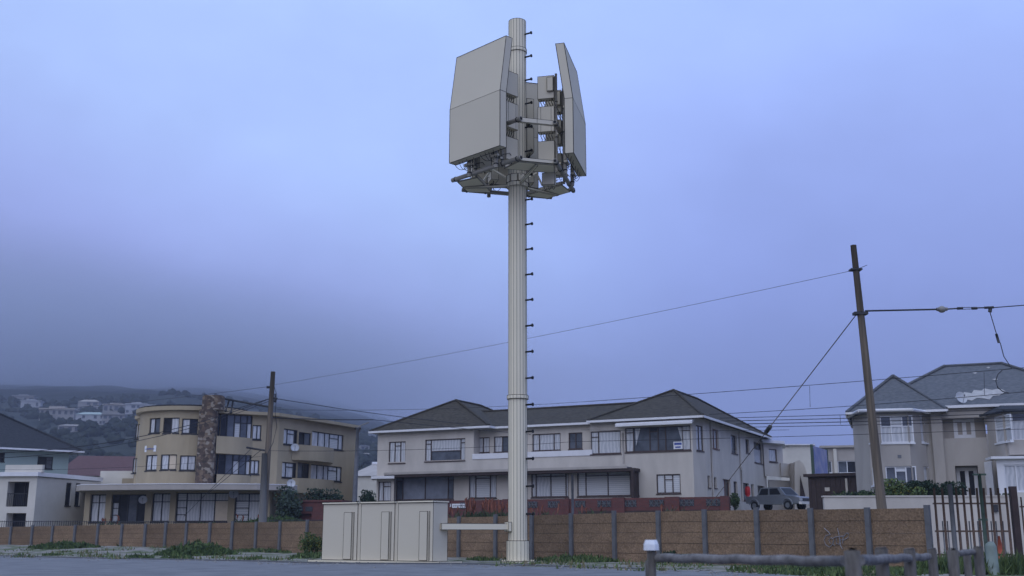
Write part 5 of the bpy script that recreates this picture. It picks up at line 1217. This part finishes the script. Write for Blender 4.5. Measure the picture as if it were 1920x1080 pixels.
# bushes near the flats
def gb(px, D, ybase, rx, ry, h, mats, label, n=1800, leaf=.12): bush(V3(P2(px, D), at(px, ybase, D).z - .1), rx, ry, h, mats, label, n, leaf)
gb(533, 79, 985, 1.7, 1.3, 2.6, [M['leafgrey'], M['leafgrey'], M['leaf']], 'grey green rounded bush right of the rust streaked pole', 3400)
gb(608, 84, 975, 1.8, 1.2, 2.2, [M['leafdark'], M['leafgrey']], 'dark rounded bush against the ochre flats', 2600)
gb(690, 82, 970, .95, .9, 1.9, [M['leafdark'], M['leafdark']], 'clipped dark bush beside the slim lamp post', 2200, .09)
bp_ = gnd(590, 1036, .1); bush(V3(P2(592, 57), .05), .95, .7, .98, [M['mat'], M['leafyel'], M['leaf']], 'yellow flowering bush against the brown wall left of the cabinets', 2000, .06)
bp_ = wall_hit(1252); bush((bp_.x, bp_.y - .35, -.02), .55, .25, .42, [M['leafdark'], M['leaf']], 'small dark bush at the gap in the brown wall', 700, .06)
bush(V3(P2(1377, 75.5), at(1377, 956, 75.5).z), .5, .5, 1.0, [M['leaf'], M['leafbright']], 'small leafy plant at the right end of the red wall', 700, .08)
# aloes
def aloe(px, D, zb_, h, n, label):
    p = P2(px, D); o = thing('aloe_plant', V3(p, zb_), label, 'aloe', 'flowering aloes by the red wall'); rnd = random.Random(px); l = MB(); fl_ = MB()
    for k in range(n * 3):
        a = rnd.random() * 6.28; x = p[0] + rnd.uniform(-.8, .8); y = D + rnd.uniform(-.4, .4); r = .35
        l.tube((x, y, zb_), (x + r * math.cos(a), y + r * math.sin(a), zb_ + .35 + rnd.random() * .25), .05, .01, 4)
    for k in range(n):
        x = p[0] + rnd.uniform(-.9, .9); y = D + rnd.uniform(-.3, .3); t_ = zb_ + h * rnd.uniform(.7, 1.1)
        fl_.path([(x, y, zb_ + h * .3), (x + rnd.uniform(-.1, .1), y, t_ - .15), (x + rnd.uniform(-.15, .15), y, t_)], [.03, .07, .01], 5)
    l.build('leaves', M['aloeleaf'], o); fl_.build('flower_spikes', M['aloe'], o)
for px, D, ybs, h, n, lb in ((898, 76, 972, 1.35, 22, 'aloe clump with orange red spikes left of the mast'), (938, 75.5, 972, 1.3, 18, 'aloe clump with orange red spikes touching the mast'), (868, 76, 972, .8, 6, 'small aloe right of the cabinets'),
        (1022, 73, 972, 1.0, 5, 'sparse aloe with red spikes just right of the mast'), (1110, 72, 970, .9, 4, 'sparse aloe with red spikes in the middle of the red wall'), (1262, 70, 966, .7, 4, 'sparse aloe before the pier of the red wall')):
    aloe(px, D, at(px, ybs, D).z, h, n, lb)
for px, D, ybs, h, n, lb in ((212, 79.5, 990, 1.0, 6, 'red flowering aloe in front of the dark shop window'), (465, 79.5, 985, .8, 5, 'orange aloe below the last shop window'), (497, 78, 985, .7, 4, 'red aloe at the foot of the left pole')):
    aloe(px, D, at(px, ybs, D).z, h, n, lb)

# ------------------------------------------------------------------ pickup
tr = thing('pickup_truck', V3(P2(1462, 86), at(1462, 957, 86).z), 'silver double cab pickup parked beside the long house', 'pickup truck')
th_ = Vector((.62, -.785, 0)).normalized(); tl = Vector((-th_.y, th_.x, 0)); o3 = Vector(tr.location)
def T(a, l, z): return o3 + th_ * a * 1.0 + tl * l + Vector((0, 0, z))
HW = .88
def body_section(b, secs, mi=0):
    # secs: list of (a, zlow, zhigh, halfwidth)
    for (a0, l0, h0, w0), (a1, l1, h1, w1) in zip(secs, secs[1:]):
        b.hexa([T(a0, -w0, l0), T(a1, -w1, l1), T(a1, w1, l1), T(a0, w0, l0), T(a0, -w0 * .97, h0), T(a1, -w1 * .97, h1), T(a1, w1 * .97, h1), T(a0, w0 * .97, h0)], mi)
b = MB(); body_section(b, [(-2.6, .55, 1.08, .84), (-2.0, .5, 1.1, .88), (-.4, .45, 1.1, .88), (1.0, .45, 1.08, .88), (2.1, .48, 1.0, .86), (2.5, .5, .90, .78)])
b.build('body', M['silver'], tr)
b = MB(); b.hexa([T(-1.5, -.84, 1.1), T(1.25, -.84, 1.1), T(1.25, .84, 1.1), T(-1.5, .84, 1.1), T(-1.2, -.68, 1.74), T(.6, -.68, 1.74), T(.6, .68, 1.74), T(-1.2, .68, 1.74)]); cab_ = b.build('cab', M['silver'], tr)
def quad_on(p, q, r_, s_, off, mm_, nm, par):
    b = MB(); n_ = (Vector(q) - Vector(p)).cross(Vector(s_) - Vector(p)).normalized() * off; b.face([Vector(v) + n_ for v in (p, q, r_, s_)]); b.build(nm, M[mm_], par)
def lp4(p0, p1, p2, p3, u0, u1, v0, v1):
    P_ = lambda u, v: Vector(p0).lerp(Vector(p1), u).lerp(Vector(p3).lerp(Vector(p2), u), v)
    return P_(u0, v0), P_(u1, v0), P_(u1, v1), P_(u0, v1)
sidef = (T(-1.5, -.84, 1.1), T(1.25, -.84, 1.1), T(.6, -.68, 1.74), T(-1.2, -.68, 1.74))
quad_on(*lp4(*sidef, .06, .40, .12, .86), .012, 'tint', 'side_window', cab_); quad_on(*lp4(*sidef, .46, .86, .12, .86), .012, 'tint', 'side_window', cab_)
ffr = (T(1.25, -.84, 1.1), T(1.25, .84, 1.1), T(.6, .68, 1.74), T(.6, -.68, 1.74)); quad_on(*lp4(*ffr, .06, .94, .08, .90), .012, 'tint', 'windscreen', cab_)
for a in (-1.75, 1.45):
    for s_ in (-1, 1):
        b = MB(); b.tube(T(a, s_ * .66, .36), T(a, s_ * .90, .36), .36, n=18); w_ = b.build('wheel', M['tyre'], tr)
        b = MB(); b.tube(T(a, s_ * .88, .36), T(a, s_ * .915, .36), .2, n=12); b.build('rim', M['silver'], w_)
    b = MB(); pts = [T(a + .46 * math.cos(t_), -.905, .40 + .46 * math.sin(t_)) for t_ in [math.pi * k / 8 for k in range(9)]]; b.path(pts, .05, 6); b.build('wheel_arch', M['silver'], tr)
b = MB(); b.hexa([T(2.45, -.82, .42), T(2.66, -.76, .42), T(2.66, .76, .42), T(2.45, .82, .42), T(2.45, -.82, .62), T(2.66, -.76, .62), T(2.66, .76, .62), T(2.45, .82, .62)]); b.build('bumper', M['whitetrim'], tr)
b = MB(); b.hexa([T(2.49, -.45, .66), T(2.53, -.45, .66), T(2.53, .45, .66), T(2.49, .45, .66), T(2.47, -.45, .84), T(2.51, -.45, .84), T(2.51, .45, .84), T(2.47, .45, .84)]); b.build('grille', M['steeldark'], tr)
for s_ in (-1, 1): b = MB(); b.obox(T(2.44, s_ * .63 - .14, 0)[:2], (th_ * .11)[:2], (tl * .28)[:2], o3.z + .68, o3.z + .86); b.build('headlight', M['dish'], tr)

# ------------------------------------------------------------------ hill
def hill_z(px, D):
    m = 1 if px < 300 else max(0, 1 - ((px - 300) / 900) ** 1.6)
    pf = [(230, 1.6), (300, 8), (560, 50), (900, 110), (1300, 176), (1700, 246), (2200, 330), (2260, 300)]
    z = 0
    for (a, za), (c, zc_) in zip(pf, pf[1:]):
        if a <= D <= c: k = (D - a) / (c - a); z = za + (zc_ - za) * k
    x = (px - 960) / 2093 * D
    bump = 4.0 * noise1(x, D, .013) + 12 * noise1(x, D, .0034) * sstep(900, 2000, D) + 2.2 * noise1(x + 40, D, .041)
    return max(1.2, z * m + bump * sstep(260, 500, D) * (.4 + .6 * m))
hb_ = MB(); cols_ = [-500 + i * 12 for i in range(142)]; rows_ = [230 + i * 14 for i in range(145)]
for px in cols_:
    for D in rows_:
        x = (px - 960) / 2093 * D; hb_.v.append(Vector((x, D, hill_z(px, D))))
for i in range(len(cols_) - 1):
    for j in range(len(rows_) - 1):
        k = len(rows_); hb_.f.append((i * k + j, (i + 1) * k + j, (i + 1) * k + j + 1, i * k + j + 1)); hb_.m.append(0); hb_.smooth.append(True)
M['hill'] = mat('scrub_hillside', (.012, .018, .014), .95, 0, .05, col2=(.045, .05, .04), spec=.1, bump=0, detail=10)
tag(hb_.build('hill', M['hill'], None, (0, 0, 0)), kind='structure')
def hill_house(x0, x1, yt, yb, matn, roofm, label, n=4, fl_=2, gable=False, wm='g'):
    xm = (x0 + x1) / 2; best = min([300 + k * 5 for k in range(200)], key=lambda D: abs(at(xm, yb, D).z - hill_z(xm, D)))
    D = best; a, c = at(x0, yb, D), at(x1, yb, D); z1 = at(xm, yt, D).z; z0 = a.z
    o = thing('hillside_house', (a.x, D, z0), label, 'house', 'hazy houses on the hillside'); f = Fac((a.x, D), (c.x, D + 2)); H_ = z1 - z0; hr = H_ * .22
    wins = []; hh = (H_ - hr) / fl_
    b = MB(); hs = []
    for r_ in range(fl_):
        for k in range(n):
            rr_h = random.random()
            if rr_h < .18: continue
            s0 = f.L * (k + .12 + .2 * random.random()) / n; s1 = f.L * (k + .6 + .32 * random.random()) / n; hs.append((s0, s1, z0 + hh * (r_ + .25), z0 + hh * (r_ + .82)))
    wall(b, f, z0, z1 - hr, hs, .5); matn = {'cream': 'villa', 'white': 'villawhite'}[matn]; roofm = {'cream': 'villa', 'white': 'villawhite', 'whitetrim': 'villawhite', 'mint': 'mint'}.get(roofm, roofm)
    q = [f.pos(0, 0), f.pos(f.L, 0), f.pos(f.L, 9), f.pos(0, 9)]
    for A_, C_ in ((q[1], q[2]), (q[2], q[3]), (q[3], q[0])): b.face([V3(A_, z0 - 3), V3(C_, z0 - 3), V3(C_, z1 - hr), V3(A_, z1 - hr)])
    b.face([V3(q[0], z0 - 4), V3(q[1], z0 - 4), V3(q[1], z0), V3(q[0], z0)])
    b.build('wall', M[matn], o)
    for h in hs: g = MB(); g.face([V3(f.pos(h[0], .45), h[2]), V3(f.pos(h[1], .45), h[2]), V3(f.pos(h[1], .45), h[3]), V3(f.pos(h[0], .45), h[3])]); g.build('window', M['grey'], o)
    b = MB(); zc = z1 - hr
    if gable:
        m0, m1 = (q[0] + q[3]) / 2, (q[1] + q[2]) / 2; i0 = m0.lerp(m1, .22); i1 = m0.lerp(m1, .78)
        b.face([V3(f.pos(-.4, -.4), zc), V3(f.pos(f.L + .4, -.4), zc), V3(i1, z1), V3(i0, z1)]); b.face([V3(q[1], zc), V3(q[2], zc), V3(i1, z1)]); b.face([V3(q[3], zc), V3(q[0], zc), V3(i0, z1)]); b.face([V3(q[2], zc), V3(q[3], zc), V3(i0, z1), V3(i1, z1)])
    else: b.prism([f.pos(-.4, -.6), f.pos(f.L + .4, -.6), f.pos(f.L + .4, 9), f.pos(-.4, 9)], zc + .01, zc + hr * .4); b.prism([f.pos(f.L * .25, 1), f.pos(f.L * .7, 1), f.pos(f.L * .7, 7), f.pos(f.L * .25, 7)], zc + hr * .4 + .01, z1)
    b.build('roof', M[roofm], o)
for a in [(22, 60, 739, 757, 'cream', 'cream', 'pale cream villa highest at the left of the hillside', 4, 1), (38, 73, 748, 765, 'white', 'white', 'white villa wing just below the highest left villa', 3, 1),
          (72, 135, 761, 791, 'cream', 'taupe', 'wide pinkish two storey villa on the hillside', 6, 2), (145, 182, 748, 770, 'cream', 'taupe', 'villa with a rounded top above the green roofed one', 3, 2, True),
          (140, 192, 771, 797, 'white', 'mint', 'white villa with a green roof and long balcony', 5, 2, True), (192, 240, 755, 773, 'cream', 'taupe', 'dim cream villa right of the rounded one', 5, 1),
          (190, 230, 772, 797, 'cream', 'cream', 'pinkish block right of the green roofed villa', 4, 2), (234, 272, 753, 776, 'white', 'white', 'bright white villa beside the ochre flats roof', 4, 2), (264, 300, 758, 780, 'white', 'whitetrim', 'white villa half hidden behind the ochre flats', 3, 2),
          (108, 148, 794, 811, 'cream', 'taupe', 'small low villa beneath the wide pinkish villa', 3, 1, True), (-4, 19, 783, 797, 'white', 'white', 'small white house at the left edge above the black roof', 2, 1), (62, 82, 816, 826, 'white', 'white', 'tiny white house just above the black roof slope', 2, 1),
          (683, 704, 812, 828, 'white', 'roofgrey', 'small white cottage seen right of the lamp post', 3, 1, True), (676, 692, 833, 845, 'cream', 'roofgrey', 'small cottage below the white one by the lamp post', 2, 1, True), (681, 702, 848, 862, 'white', 'taupe', 'lowest small cottage in the gap by the lamp post', 3, 1, True),
          (698, 716, 826, 838, 'cream', 'roofgrey', 'small cottage beside the eave of the long house', 2, 1)]:
    hill_house(*a)
rnd = random.Random(11); b = MB()
for k in range(900):
    px = rnd.uniform(-60, 760) if k < 800 else rnd.uniform(640, 760); D = rnd.uniform(380, 900) ** 1.0
    x = (px - 960) / 2093 * D; r = rnd.uniform(1.5, 4.0); z = hill_z(px, D); i0 = len(b.v)
    b.ball((x, D, z + r * .35), r, n=7, squash=.8)
    for v in b.v[i0:]: v += Vector((rnd.gauss(0, r * .16), rnd.gauss(0, r * .16), rnd.gauss(0, r * .16)))
tag(b.build('hillside_trees', M['scrubtree']), 'dark scrub and trees scattered round the hillside houses', 'trees', kind='stuff')
# pale low building in the gap behind the lamp post
o = thing('low_building', V3(P2(690, 125), 1.5), 'low pale building with sloping grey roof in the gap behind the lamp post', 'building')
f = Fac(P2(655, 125), P2(712, 124)); b = MB(); z1 = at(690, 893, 125).z; wall(b, f, 1, z1); b.build('wall', M['white'], o)
b = MB(); b.face([V3(f.pos(-.3, -.3), z1), V3(f.pos(f.L, -.3), z1), V3(f.pos(f.L, 7), at(690, 871, 132).z), V3(f.pos(-.3, 7), at(690, 871, 132).z)]); b.tube(V3(f.pos(-.3, 7), at(690, 870, 132).z), V3(f.pos(f.L, 7), at(690, 870, 132).z), .25, n=6, mi=1); b.build('roof', [M['taupe'], M['whitetrim']], o)

# fog bank lying on the upper slope, hides the ridge
b = MB(); nu, nv = 40, 20
for i in range(nv + 1):
    ph = math.pi * i / nv
    for j in range(nu):
        t_ = 2 * math.pi * j / nu; k_ = 1
        v = Vector((620 * math.sin(ph) * math.cos(t_) * k_, 560 * math.sin(ph) * math.sin(t_) * k_, 80 * math.cos(ph)))
        b.v.append(Vector((v.x, v.y, v.z)))
for i in range(nv):
    for j in range(nu): j2 = (j + 1) % nu; b.f.append((i * nu + j, (i + 1) * nu + j, (i + 1) * nu + j2, i * nu + j2)); b.m.append(0); b.smooth.append(True)
fgm = bpy.data.materials.new('fog_air'); fgm.use_nodes = True; t = fgm.node_tree; t.nodes.remove(t.nodes['Principled BSDF'])
pv = t.nodes.new('ShaderNodeVolumePrincipled'); pv.inputs['Color'].default_value = (.68, .72, .84, 1); 
tc_ = t.nodes.new('ShaderNodeTexCoord'); mp_ = t.nodes.new('ShaderNodeMapping'); mp_.inputs['Scale'].default_value = (1 / 620, 1 / 560, 1 / 80)
t.links.new(tc_.outputs['Object'], mp_.inputs[0]); ln = t.nodes.new('ShaderNodeVectorMath'); ln.operation = 'LENGTH'; t.links.new(mp_.outputs[0], ln.inputs[0])
dm = t.nodes.new('ShaderNodeMapRange'); dm.interpolation_type = 'SMOOTHSTEP'; dm.inputs['From Min'].default_value = .98; dm.inputs['From Max'].default_value = .15; dm.inputs['To Min'].default_value = 0; dm.inputs['To Max'].default_value = .0085
t.links.new(ln.outputs['Value'], dm.inputs['Value']); t.links.new(dm.outputs[0], pv.inputs['Density'])
fgm.cycles.volume_step_rate = 1.0
t.links.new(pv.outputs[0], t.nodes['Material Output'].inputs['Volume'])
fo = b.build('fog_bank', fgm, None, (0, 0, 0)); fo.location = (-420, 1180, 192); fo.rotation_euler = (0, R(5), 0)
tag(fo, 'dark fog bank lying over the top of the hill', 'fog', kind='stuff')
# ------------------------------------------------------------------ haze
hz = MB(); hz.box((-2600, -70, -1.6), (2600, 2400, 345))
hm = bpy.data.materials.new('haze_air'); hm.use_nodes = True; t = hm.node_tree; t.nodes.remove(t.nodes['Principled BSDF'])
pv = t.nodes.new('ShaderNodeVolumePrincipled'); pv.inputs['Color'].default_value = (.50, .54, .66, 1); pv.inputs['Density'].default_value = HAZE = .00042
pv.inputs['Anisotropy'].default_value = .2
t.links.new(pv.outputs[0], t.nodes['Material Output'].inputs['Volume'])
hzo = tag(hz.build('haze', hm, None, (0, 0, 0)), kind='stuff')
